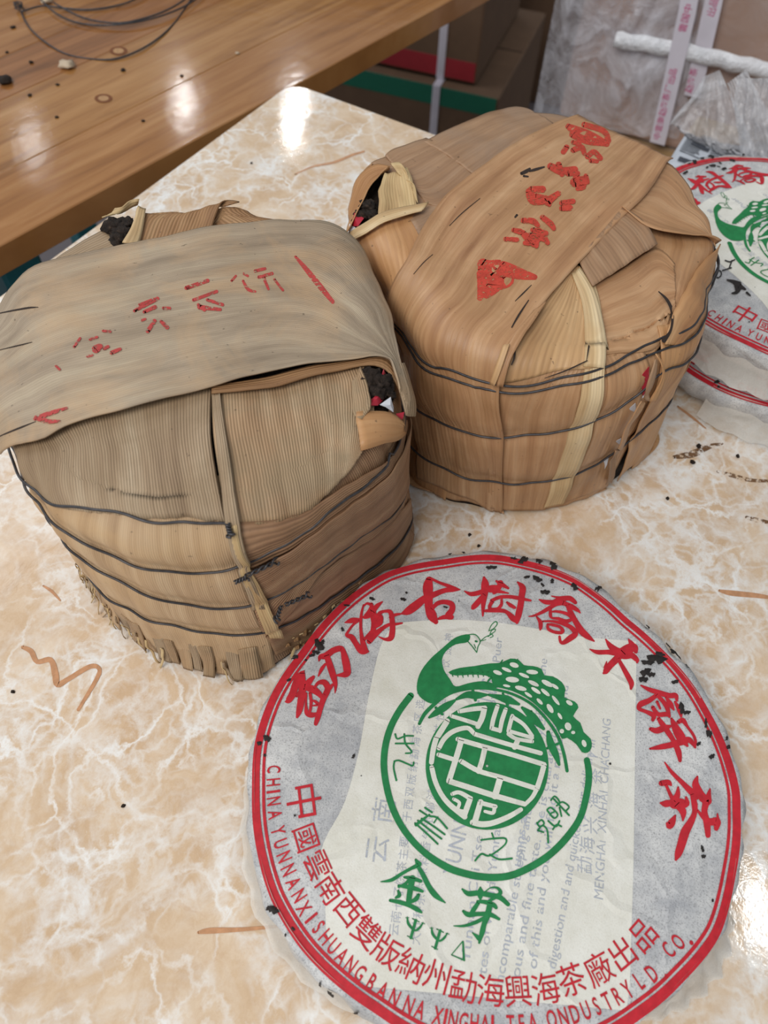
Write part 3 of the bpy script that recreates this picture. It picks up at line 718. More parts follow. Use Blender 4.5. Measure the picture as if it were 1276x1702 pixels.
# the broad stamped band over everything
BA = [(-110, 560), (-30, 490), (40, 452), (150, 420), (215, 407), (330, 382), (420, 371), (500, 368), (562, 378), (608, 430), (645, 520), (664, 600), (678, 690)]
BB = [(-110, 800), (-30, 770), (60, 735), (110, 712), (180, 692), (260, 668), (350, 645), (430, 625), (520, 607), (590, 598), (636, 596), (650, 606), (662, 650)]
band = LB.sheet('leaf_band', BA, BB, 6.0, LM['grey_band'], tb, curl=(.0006, .0012), wr=.0004, label='broad weathered grey-tan leaf band across the top with worn red stamping', thick=.0007)
LBAND = LB.last
fmL = proj_bvh(LBAND, 0.00042)
stL = [[(491, 428, 3), (510, 450, 6), (530, 475, 7), (553, 503, 5)],
       [(385, 468, 3), (392, 460, 3)], [(405, 456, 3), (412, 460, 3)], [(404, 468, 3), (412, 482, 4), (424, 486, 3)], [(424, 452, 4), (440, 448, 4)], [(430, 462, 4), (452, 456, 4)], [(438, 462, 4), (446, 482, 3)], [(456, 466, 3), (470, 484, 3)],
       [(310, 480, 5), (345, 468, 5)], [(322, 500, 4), (360, 486, 4)], [(330, 508, 4), (340, 516, 5)], [(345, 500, 4), (370, 508, 4)], [(332, 512, 6), (366, 516, 4)],
       [(224, 518, 4), (262, 498, 5)], [(240, 520, 4), (258, 512, 5)], [(232, 508, 3), (256, 500, 5)], [(272, 514, 4), (282, 514, 4)], [(236, 534, 3), (242, 532, 3)], [(246, 552, 5), (257, 535, 5)], [(268, 536, 4), (278, 546, 5)],
       [(124, 578, 3), (134, 564, 3)], [(150, 566, 3), (162, 562, 3)], [(160, 582, 10), (166, 578, 8)], [(172, 582, 4), (180, 578, 4)], [(186, 588, 5), (200, 582, 4)], [(146, 594, 3), (154, 592, 3)], [(172, 552, 3), (184, 553, 3)], [(94, 610, 3), (100, 616, 3)],
       [(60, 698, 5), (80, 690, 6), (112, 680, 3)], [(62, 696, 6), (80, 702, 6), (100, 702, 3)]]
strokes_mesh('red_stamp', [[(x, y, w * 1.35) for x, y, w in q] for q in stL], fmL, SRED2, tb)
# splits in the band
for sp in ([(0, 522, 1.5), (20, 518, 2.5), (48, 513, 3), (64, 512, 1)], [(0, 583, 1), (30, 576, 2), (54, 570, 1)], [(0, 726, 1.5), (30, 714, 3), (60, 702, 1)]):
    strokes_mesh('leaf_split', [sp], proj_bvh(LBAND, 0.0005), SHADE, tb)
# wires and twisted ends
sa = LB.inv(388, 872); LB.wire(l1, tb, off=0.0034, th0=-PI, th1=math.atan2(sa[1], sa[0]))
for t in (l2, l3, l4): LB.wire(t, tb, off=0.0034)
def twist(body, parent, px, py, ang, n=14, r=0.0009, L=0.009, off=0.006):
    a, b = body.inv(px, py); p, nn = body.pos(a, b, off); p = Vector(p); d = (RI * math.cos(ang) - UP * math.sin(ang)).normalized(); e = Vector(nn); g = d.cross(e).normalized()
    for ph in (0, PI):
        pts = [p + d * (L * (i / n - .3)) + (e * math.sin(i * 1.1 + ph) + g * math.cos(i * 1.1 + ph)) * r * (0.7 if i < n - 3 else 1.6) for i in range(n)]
        obj('wire_twist', tube_bm(smooth_path(pts, 3), 0.00045, 6), WIRE, parent)
twist(LB, tb, 384, 874, 1.3, L=.005, off=.006); twist(LB, tb, 398, 953, -.4, L=.006, off=.006); twist(LB, tb, 430, 935, -.45, L=.014, off=.006)
twist(LB, tb, 462, 1003, 1.9, L=.007, off=.006); twist(LB, tb, 480, 990, -.4, L=.012, off=.006); 
# frayed skirt: separate strips of leaf hanging below the lowest wire
rg = random.Random(5)
def strip(body, parent, th, z0, w, flare, z1, mat, seed, lean=0.0, name='frayed_strip', base=0.0035):
    n = 9; V = []; F = []
    for i in range(n):
        t = i / (n - 1); z = z0 + (z1 - z0) * t; th2 = th + lean * t * t
        S = float(body.s_of_z(np.array(th2), np.array(max(z, .002)))); p, nn = body.pos(S * math.cos(th2), S * math.sin(th2), base + flare * t * t + 0.0006 * math.sin(seed + i * 1.3))
        tg = Vector((-math.sin(th2), math.cos(th2), 0)); q = Vector(p); q.z = max(z, 0.0006); ww = w / 2 * (1 - 0.35 * t * t)
        tw = 0.5 * math.sin(seed * 2.3) * t; ra = Vector((math.cos(th2), math.sin(th2), 0)) * (ww * math.sin(tw))
        V += [tuple(q - tg * ww * math.cos(tw) - ra), tuple(q), tuple(q + tg * ww * math.cos(tw) + ra)]
    for i in range(n - 1):
        for j in range(2): F.append((i * 3 + j, i * 3 + j + 1, i * 3 + j + 4, i * 3 + j + 3))
    me = bpy.data.meshes.new(name); me.from_pydata(V, [], F); uv = me.uv_layers.new(name='UVMap')
    for lp, l in enumerate(me.loops):
        i, j = divmod(l.vertex_index, 3); uv.data[lp].uv = (seed * 0.01 + j * w / 2, i * abs(z1 - z0) / n)
    o = obj(name, me, mat, parent); md = o.modifiers.new('thickness', 'SOLIDIFY'); md.thickness = 0.0004; return o
a_ = -153.0
for k in range(15):
    w_ = (9, 5, 6, 10, 4, 7, 3.5, 5, 3, 4, 3, 4, 3.5, 4, 5)[k]; zt = 0.006 if k < 4 else 0.0008
    LB.sheet('frayed_strip', [('s', a_, .026), ('s', a_ + rg.uniform(-.5, .5), .014), ('s', a_ + rg.uniform(-.8, .8), zt)], [('s', a_ + w_, .026), ('s', a_ + w_ - .3, .014), ('s', a_ + w_ - .6, zt)], -0.3 + (k % 3) * .5,
             LM[('tan_side', 'grey_rib', 'tan_rib')[k % 3]], tb, dom='side', fray=.0035, wr=.0006, lift=lambda u, v, k=k: (.0012 + .002 * (k % 2) + .001 * (k > 7)) * v ** 2)
    a_ += w_ - (0.2 if k % 2 else -0.5)
for k in range(20):
    th = math.radians(rg.uniform(-150, -84))
    strip(LB, tb, th, 0.016, rg.uniform(.0006, .0014), rg.uniform(0.001, 0.004), .001, LM['straw' if k % 3 else 'grey_rib'], k * 1.7, rg.uniform(-.06, .06), base=.003)
for k in range(22):
    th = math.radians(-66 + k * 1.5 + rg.uniform(-1, 1))
    strip(LB, tb, th, rg.uniform(.016, .022), rg.uniform(.0012, .0028), rg.uniform(.0, .0015), rg.uniform(.001, .008), LM['straw' if k % 2 else 'back_brown'], k * 2.9, rg.uniform(-.12, .12), base=.0022)
for k in range(5):
    strip(LB, tb, math.radians(8 + k * 2.5), 0.03 + .004 * k, .003, .002, .001, LM['straw' if k % 2 else 'tan_side'], k * 1.9, .03)
# ================= far-right bundle
RC = (0.070, 0.308)
top = [polar(RC, x, y, 0.108) for x, y in ((578, 330), (582, 290), (602, 262), (700, 222), (780, 192), (857, 168), (880, 180), (960, 190), (1040, 225), (1115, 265), (1165, 330), (1207, 410))]
top += [(math.radians(a), r) for a, r in ((-20, .084), (-45, .091), (-70, .092), (-90, .091), (-110, .090), (-130, .085), (-143, .078), (-160, .078))]
bot = [polar(RC, x, y, 0.001) for x, y in ((690, 803), (760, 835), (850, 852), (960, 832), (1030, 792), (1085, 738))]
bot += [(math.radians(a), .084) for a in (40, 70, 100, 130, 160)] + [(math.radians(15), .079)] + [(math.radians(-150), .075), (math.radians(-138), .079)]
RB = Body(*RC, 0.117, top, bot, 0.015, 0.003, 3.3); RB.cpx = (870, 400); RB.back = math.radians(90); RB.setup()
r1 = RB.wire_tab([(690, 583), (740, 615), (800, 636), (880, 643), (960, 628), (1060, 590), (1110, 562)], 0.086)
r1b = RB.wire_tab([(690, 590), (740, 622), (800, 642), (880, 650), (960, 636), (1040, 604), (1100, 574)], 0.086) - 0.0016
r2 = RB.wire_tab([(700, 685), (760, 712), (850, 727), (950, 718), (1020, 690), (1060, 662), (1100, 620)], 0.055)
r3 = RB.wire_tab([(700, 757), (760, 788), (850, 808), (940, 798), (1010, 765), (1060, 728), (1090, 700)], 0.025)
RB.gr = [(r1, 0.0016, 0.006), (r2, 0.0016, 0.006), (r3, 0.0016, 0.006)]; RB.setup()
rb = thing('tea_bundle', 'smooth warm-tan leaf-wrapped tea bundle standing behind, at the upper right', 'tea bundle')
V, F = RB.mesh('x', 0, 0, -.0016); pyd('tea_cake_stack', V, F, TEA, rb)['label'] = 'dark compressed tea cakes inside, seen through tears in the leaf'
RB.sheet('side_leaf', [('s', -140, .106), ('s', -140, .05), ('s', -140, -.002)], [('s', -52, .106), ('s', -52, .05), ('s', -52, -.002)], 0.0, LM['smooth'], rb, dom='side')
RB.sheet('side_leaf', [('s', 150, .1), ('s', 150, .05), ('s', 150, .005)], [('s', 245, .104), ('s', 245, .05), ('s', 245, .001)], 0.5, LM['orange'], rb, dom='side')
RB.sheet('side_leaf', [('s', 20, .1), ('s', 20, .05), ('s', 20, .003)], [('s', 155, .104), ('s', 155, .05), ('s', 155, .003)], 0.1, LM['smooth'], rb, dom='side')
RB.sheet('side_leaf', [('s', -38, .1), ('s', -38, .05), ('s', -38, .003)], [('s', 25, .104), ('s', 25, .05), ('s', 25, .003)], 0.2, LM['orange'], rb, dom='side')
RB.sheet('side_leaf', [(960, 560), (1003, 600), (990, 700), (935, 836)], [(1040, 560), (1078, 612), (1052, 690), (1008, 806)], 0.6, LM['smooth'], rb, dom='side', curl=(0, .0008))
RB.sheet('side_leaf', [(1090, 545), (1094, 612), (1060, 700), (1024, 798)], [(1205, 440), (1150, 600), (1112, 680), (1080, 745)], 0.9, LM['orange'], rb, dom='side', curl=(.0012, 0))
RB.sheet('side_leaf', [(800, 570), (800, 640), (806, 730), (812, 850)], [(985, 480), (974, 610), (948, 720), (905, 845)], 1.6, LM['smooth'], rb, dom='side', label='smooth tan leaf down the near side')
RB.sheet('side_leaf', [(960, 470), (972, 600), (946, 720), (903, 844)], [(985, 470), (1004, 590), (985, 710), (936, 836)], 2.0, LM['cream'], rb, dom='side', curl=(0, .0008), label='pale cream margin of a leaf down the near side')
# crimson / white paper showing in the split at the right
for pts, m in (([(1064, 626), (1074, 610), (1082, 628), (1076, 650), (1066, 655)], SCR), ([(1044, 682), (1054, 668), (1062, 678), (1052, 695)], SCW), ([(1022, 735), (1034, 724), (1040, 738), (1024, 748)], SCW), ([(1002, 765), (1010, 758), (1012, 776), (1004, 782)], SCW), ([(1066, 650), (1074, 648), (1070, 666), (1062, 664)], SCW)):
    scrap(RB, rb, pts, m, 0.0016)
for a, b, m in (([(1078, 600), (1064, 640), (1066, 660)], [(1084, 600), (1072, 640), (1072, 660)], 'smooth_grey'), ([(1060, 660), (1036, 700), (1020, 740)], [(1066, 664), (1044, 704), (1028, 744)], 'smooth'), ([(1080, 590), (1092, 625), (1070, 660)], [(1086, 590), (1098, 625), (1080, 662)], 'orange'), ([(1016, 744), (1008, 780), (1002, 800)], [(1026, 744), (1018, 780), (1014, 800)], 'smooth_grey')):
    RB.sheet('torn_strip', a, b, 2.6, LM[m], rb, curl=(.002, .001), wr=.001)
# top leaves
RB.sheet('top_leaf', [(590, 400), (600, 450), (640, 520), (672, 590)], [(720, 345), (760, 400), (760, 470), (760, 600)], 0.6, LM['orange'], rb)
RB.sheet('top_leaf', [(600, 262), (630, 244), (698, 224)], [(700, 400), (760, 360), (830, 320)], 0.9, LM['smooth_grey'], rb, wr=.0006, label='grey-brown leaf at the far left of the top')
RB.sheet('top_leaf', [(694, 226), (780, 194), (858, 166), (880, 182)], [(800, 300), (840, 270), (880, 240), (930, 215)], 1.8, LM['smooth_grey'], rb, curl=(0, 0), wr=.0006)
RB.sheet('top_leaf', [(640, 262), (655, 252), (700, 225)], [(705, 335), (740, 340), (800, 290)], 1.4, LM['smooth_grey'], rb, curl=(.001, 0), wr=.0006)
RB.sheet('top_leaf', [(862, 172), (920, 182), (990, 196)], [(890, 240), (930, 230), (990, 230)], 0.5, LM['smooth_grey'], rb)
RB.sheet('folded_flap', [(578, 345), (582, 290), (620, 272), (648, 276)], [(580, 395), (594, 370), (622, 310), (646, 284)], 3.0, LM['orange'], rb, curl=(0, .003), wr=.0006, label='warm tan flap curled at the left corner')
RB.sheet('pale_shred', [(640, 292), (628, 320), (630, 360)], [(676, 284), (688, 310), (692, 345)], 3.4, LM['straw'], rb, curl=(.002, .002), wr=.0018, label='crumpled whitish fibre at the left corner')
RB.sheet('pale_shred', [(650, 278), (665, 276), (676, 290)], [(676, 300), (688, 310), (694, 340)], 4.2, LM['straw'], rb, curl=(.002, .001), wr=.001)
for k, (x, y, r) in enumerate(((600, 362, .004), (610, 348, .004), (618, 360, .003), (592, 375, .003))):
    o = lump('tea_chunk', r, TEA, k + 90, 0.6, 3, 0.35, 2.2); a, b = RB.inv(x, y); p, n = RB.pos(a, b, 0.001); o.location = p; o.parent = rb
scrap(RB, rb, [(592, 378), (600, 362), (608, 366), (602, 380)], SCR, 0.005); scrap(RB, rb, [(584, 384), (592, 376), (600, 382), (588, 392)], SCW, 0.0045)
RB.sheet('cream_strip', [(583, 386), (610, 370), (650, 352), (712, 340)], [(586, 400), (612, 386), (655, 366), (700, 354)], 4.0, LM['cream'], rb, curl=(.0008, .0004), wr=.0003)
# right-hand top
RB.sheet('top_leaf', [(1000, 330), (1050, 380), (1000, 480), (940, 600)], [(1118, 262), (1207, 405), (1160, 500), (1085, 590)], 0.6, LM['smooth'], rb)
RB.sheet('top_leaf', [(1030, 350), (1075, 384), (1130, 398), (1202, 402)], [(1040, 300), (1118, 262), (1165, 330), (1208, 408)], 3.0, LM['smooth'], rb, curl=(.003, 0), wr=.0007, label='tan leaf folded back at the right corner')
RB.sheet('top_leaf', [(1200, 408), (1170, 430), (1140, 475), (1113, 530), (1100, 575)], [(1212, 430), (1196, 480), (1170, 530), (1145, 560), (1130, 575)], 2.2, LM['orange'], rb, curl=(.002, 0))
RB.sheet('top_leaf', [(982, 478), (1040, 440), (1088, 412), (1120, 440)], [(1003, 590), (1050, 588), (1090, 575), (1116, 520)], 1.6, LM['smooth'], rb, wr=.0006)
RB.sheet('folded_flap', [(960, 430), (972, 455), (984, 477)], [(1034, 345), (1068, 370), (1092, 408)], 5.2, LM['smooth_grey'], rb, curl=(0, .0004), wr=.0008, label='greyish leaf end sticking out under the stamped band')
RB.sheet('top_leaf', [(955, 440), (900, 500), (830, 590), (812, 640)], [(962, 445), (985, 480), (1000, 545), (1000, 610)], 2.4, LM['stripe'], rb, curl=(0, .0006), label='striped tan leaf over the near rim')
RB.sheet('top_leaf', [(950, 455), (966, 500), (972, 560), (970, 610)], [(962, 448), (986, 482), (1001, 540), (1004, 612)], 3.2, LM['cream'], rb, curl=(0, .001), label='pale cream leaf margin over the near rim')
# stamped band
RA = [(862, 168), (860, 215), (800, 262), (740, 330), (690, 400), (652, 470), (640, 540), (664, 600), (672, 640), (680, 700), (690, 800)]
RA = [(958, 190), (900, 214), (820, 262), (740, 325), (690, 400), (655, 470), (650, 540), (668, 590), (674, 640), (680, 700), (690, 800)]
RBb = [(1119, 264), (1075, 320), (1022, 375), (965, 435), (915, 490), (872, 545), (838, 590), (832, 640), (832, 700), (835, 780), (838, 852)]
band2 = RB.sheet('leaf_band', RA, RBb, 4.4, LM['smooth'], rb, curl=(.0004, .0012), wr=.0004, label='long tan leaf band over the top and down the front with red stamping', thick=.0007,
                 lift=lambda u, v: 0.0 - 0.0022 * np.clip((v - 0.62) * 4, 0, 1))
RBAND = RB.last; fmR = proj_bvh(RBAND, 0.00042)
def cr(lst, ox=560, oy=150, s=1.8765): return [[(x / s + ox, y / s + oy, w / s) for x, y, w in st] for st in lst]
stR = cr([[(455, 545, 30), (480, 560, 50), (520, 560, 40), (570, 575, 30), (615, 585, 15)], [(450, 560, 20), (460, 600, 40), (445, 650, 15)], [(470, 580, 60), (490, 610, 40), (465, 640, 20)], [(500, 560, 50), (530, 590, 40), (510, 610, 25)],
    [(720, 115, 15), (760, 140, 35), (800, 155, 30), (840, 170, 15)], [(735, 140, 20), (780, 160, 20), (830, 165, 20)], [(770, 110, 15), (830, 130, 15), (845, 160, 15)], [(735, 165, 12), (755, 170, 12)], [(715, 180, 14), (705, 195, 14)], [(735, 190, 14), (760, 180, 16), (770, 200, 12)], [(780, 210, 14), (800, 195, 14), (820, 215, 14)], [(790, 222, 12), (810, 225, 10)],
    [(665, 240, 18), (700, 255, 22), (740, 250, 18)], [(690, 235, 16), (700, 265, 14)], [(720, 262, 16), (750, 262, 12)], [(740, 290, 25), (770, 285, 25)], [(745, 275, 18), (765, 300, 22), (750, 310, 12)], [(775, 270, 12), (780, 290, 12)],
    [(600, 320, 22), (610, 345, 24), (640, 350, 18)], [(605, 312, 16), (640, 312, 18)], [(620, 332, 12), (650, 338, 12)], [(655, 350, 22), (690, 325, 14)], [(665, 345, 12), (660, 360, 12)], [(700, 355, 14), (735, 350, 14)], [(700, 372, 14), (725, 370, 16)],
    [(580, 410, 14), (610, 412, 16), (625, 425, 12)], [(640, 400, 14), (665, 420, 16), (675, 435, 12)], [(550, 440, 12), (570, 445, 16)], [(525, 468, 12), (560, 470, 12)], [(580, 450, 16), (600, 475, 20), (585, 480, 12)], [(610, 440, 14), (650, 450, 14)], [(610, 485, 14), (640, 460, 14), (655, 480, 12)], [(630, 440, 12), (620, 490, 12)], [(600, 455, 12), (645, 470, 12)]])
strokes_mesh('red_stamp', [[(x, y, w * 1.2) for x, y, w in q] for q in stR], fmR, SRED, rb)
for sp in cr([[(575, 262, 10), (590, 255, 12), (600, 248, 8)], [(600, 255, 6), (618, 250, 9), (645, 242, 5)], [(582, 270, 7), (595, 272, 5)], [(560, 392, 7), (555, 398, 6)]]) + cr([[(350, 425, 1.5), (390, 385, 3), (445, 340, 1.5)], [(240, 575, 1), (270, 540, 2.5), (298, 515, 1)], [(555, 660, 2), (580, 635, 4), (605, 610, 2)]]):
    strokes_mesh('leaf_split', [sp], proj_bvh(RBAND, 0.0005), SHADE, rb)
# pleats and cracks at the near rim and the right shoulder
RB.sheet('torn_flap', [(884, 522), (850, 566), (834, 600), (830, 640)], [(906, 508), (866, 566), (848, 600), (838, 640)], 5.2, LM['smooth'], rb, curl=(.0016, .0022), wr=.0012, label='pleated torn edge of the leaf at the near rim')
RB.sheet('torn_flap', [(836, 575), (826, 605), (818, 635)], [(846, 575), (836, 608), (826, 638)], 6.0, LM['stripe'], rb, curl=(.001, .002), wr=.001)
for sp in ([(1094, 486, 2), (1108, 500, 5), (1116, 520, 5), (1114, 548, 4), (1102, 566, 8)], [(905, 628, 1), (940, 616, 2.5), (975, 600, 2)], [(978, 576, 3), (974, 600, 1)], [(852, 560, 2), (855, 590, 3.5), (850, 606, 2)], [(878, 500, 1.5), (862, 524, 3), (850, 545, 2)]):
    strokes_mesh('leaf_split', [sp], proj_bvh(RB.shell(0.005), 0.0004), SHADE, rb)
woff = np.linspace(-PI, PI, 240, endpoint=False)
woff = 0.0032 + 0.0020 * np.clip(1 - np.abs(woff + 2.25) / 0.75, 0, 0.5) * 2
for t in (r1, r1b, r2, r3): RB.wire(t, rb, off=woff)
# ------------------------------------------------------------------ tea cakes
CC = (0.0488, 0.0817)
ringpx = [(419, 1310), (423, 1236), (448, 1160), (495.6, 1087.5), (565, 1005), (640, 952.5), (739, 930), (830, 923), (869, 931), (958.6, 962), (1041, 1028), (1096, 1076), (1158.6, 1148.6), (1207, 1241.7), (1231, 1328), (427, 1415.5), (448, 1491), (499.6, 1577.6), (561.7, 1639.6), (624, 1684.5), (1229, 1336), (1221.6, 1455), (1195.5, 1556), (1136, 1630.6), (1068.6, 1690)]
def ztop(x, y):
    r = math.hypot(x, y); t = math.atan2(y, x)
    z = 0.0275 - 0.0035 * (r / 0.0975) ** 2
    z += 0.0004 * math.sin(x * 70 + 1) * math.sin(y * 55 + 2) + 0.00035 * (r / 0.0975) ** 4 * (math.sin(t * 9 + 1.3) + 0.6 * math.sin(t * 17 + r * 60))
    return z
def c_at(px, py):
    z = 0.026
    for _ in range(5):
        p = at(px, py, z); z = ztop(p.x - CC[0], p.y - CC[1])
    return p.x - CC[0], p.y - CC[1]
def tabp(l, wdt=5):
    l = sorted(l); t = np.array([a for a, _ in l]); v = np.array([b for _, b in l]); t = np.r_[t - 2 * PI, t, t + 2 * PI]; v = np.r_[v, v, v]
    y = np.interp(np.linspace(-PI, PI, 361), t, v); k = np.hanning(wdt); k /= k.sum(); yy = np.r_[y[-wdt:-1], y, y[1:wdt]]
    return np.convolve(yy, k, 'same')[wdt - 1:-(wdt - 1)]
rl = []
for q in ringpx:
    x, y = c_at(*q); rl.append((math.atan2(y, x), math.hypot(x, y)))
rl += [(math.radians(-90), .0975), (math.radians(-100), .0975), (math.radians(-80), .0975)]
RT = tabp(rl, 9)
def ringR(t): return float(np.interp((t + PI) % (2 * PI) - PI, np.linspace(-PI, PI, 361), RT))
tk = thing('tea_cake', 'round paper-wrapped tea cake lying in front, fully visible with red ring and green peacock emblem', 'tea cake', loc=(CC[0], CC[1], 0))
def edgeR(t): return 0.0003 + 0.0020 * max(0, math.cos(t - math.radians(48))) ** 1.5 + 0.0010 * max(0, math.cos(t + math.radians(140))) ** 2
# wrapper
nt = 220; prof = [0.003, .01, .02, .03, .04, .05, .06, .07, .075, .08, .084, .088, .091, .094]
V, F = [], []; rows = 0
for r in prof:
    for k in range(nt):
        t = 2 * PI * k / nt; x, y = r * math.cos(t), r * math.sin(t); V.append((x, y, ztop(x, y)))
    rows += 1
for f_, dz in ((0, 0), (1, -0.0004), (1.9, -0.0022), (2.5, -0.006), (2.6, -0.011), (1.6, -0.016), (-0.6, -0.0205), (-3, -0.0232), (-12, -0.0238)):
    for k in range(nt):
        t = 2 * PI * k / nt; R = ringR(t); e = edgeR(t)
        r = R + (f_ * (e if f_ > 0 else 0.002)) + (0.0006 * math.sin(t * 23 + f_ * 2) + 0.0004 * math.sin(t * 41)) * (1 if f_ else 0) - (0.010 * max(0.0, (-dz - 0.005) / 0.019) ** 1.3 if dz < -0.005 else 0)
        zz = ztop(R * math.cos(t), R * math.sin(t)) if f_ < 1.5 else 0.0243
        z = max(zz + dz + (0.0008 * math.sin(t * 31) * (0.5 if f_ > 1 else 0)), 0.0004); V.append((r * math.cos(t), r * math.sin(t), z))
    rows += 1
for i in range(rows - 1):
    for k in range(nt): F.append((i * nt + k, (i + 1) * nt + k, (i + 1) * nt + (k + 1) % nt, i * nt + (k + 1) % nt))
F.append(list(range(nt))); F.append([(rows - 1) * nt + k for k in range(nt)][::-1])
pyd('tissue_wrapper', V, F, PAPER, tk)
def fmc(lift):
    def fn(x, y, i=0):
        a, b = c_at(x, y); return (a, b, ztop(a, b) + lift + 0.000004 * i)
    return fn
# leaflet seen through the tissue
LA = [(655, 1036), (632, 1075), (612, 1160), (596, 1250), (572, 1335), (540, 1395), (530, 1440), (540, 1500), (545, 1560), (580, 1610), (612, 1640)]
LBp = [(1057, 1066), (1057, 1110), (1056, 1180), (1055, 1250), (1054, 1330), (1053, 1400), (1052, 1450), (1050, 1520), (1048, 1580), (1046, 1640), (1040, 1680)]
LA = resample(smooth_path(LA, 4), 60); LBp = resample(smooth_path(LBp, 4), 60); V = []; F = []
for i in range(60):
    for j in range(50):
        t = j / 49; x = LA[i, 0] * (1 - t) + LBp[i, 0] * t; y = LA[i, 1] * (1 - t) + LBp[i, 1] * t
        if i < 8:   # upper edge rises to the left of centre
            y += (-52 * math.sin(PI * min(1, t * 1.25)) ** 1 * (1 - t) ** 0.5) * (1 - i / 8) * (0.35)
        V.append(fmc(0.00012)(x, y))
for i in range(59):
    for j in range(49): F.append((i * 50 + j, i * 50 + j + 1, (i + 1) * 50 + j + 1, (i + 1) * 50 + j))
pyd('leaflet', V, F, LEAFLET, tk)['label'] = 'pale printed leaflet showing through the tissue'
# red double border
def ring_mesh(name, r0, r1, lift, mat):
    V, F = [], []; n = 360
    for k in range(n):
        t = 2 * PI * k / n; R = ringR(t); w = 1 + 0.06 * math.sin(t * 5 + 1) * (r0 == 0)
        for rr in (R - r0 * w, R - (r0 + r1) / 2 * w, R - r1 * w):
            x, y = rr * math.cos(t), rr * math.sin(t); V.append((x, y, ztop(x, y) + lift))
    for k in range(n):
        for j in range(2): F.append((k * 3 + j, k * 3 + j + 1, ((k + 1) % n) * 3 + j + 1, ((k + 1) % n) * 3 + j))
    return pyd(name, V, F, mat, tk)
ring_mesh('red_border', 0, 0.0033, 0.0003, RED); ring_mesh('red_border', 0.0041, 0.0053, 0.0003, RED)
def crop(ox, oy, s, L): return [[(x / s + ox, y / s + oy, w / s) for x, y, w in st] for st in L]
A_ = (460, 970, 5.8); B_ = (650, 940, 5.104); C_ = (870, 970, 6.076); D_ = (1040, 1120, 5.321); E_ = (620, 1400, 5.317)
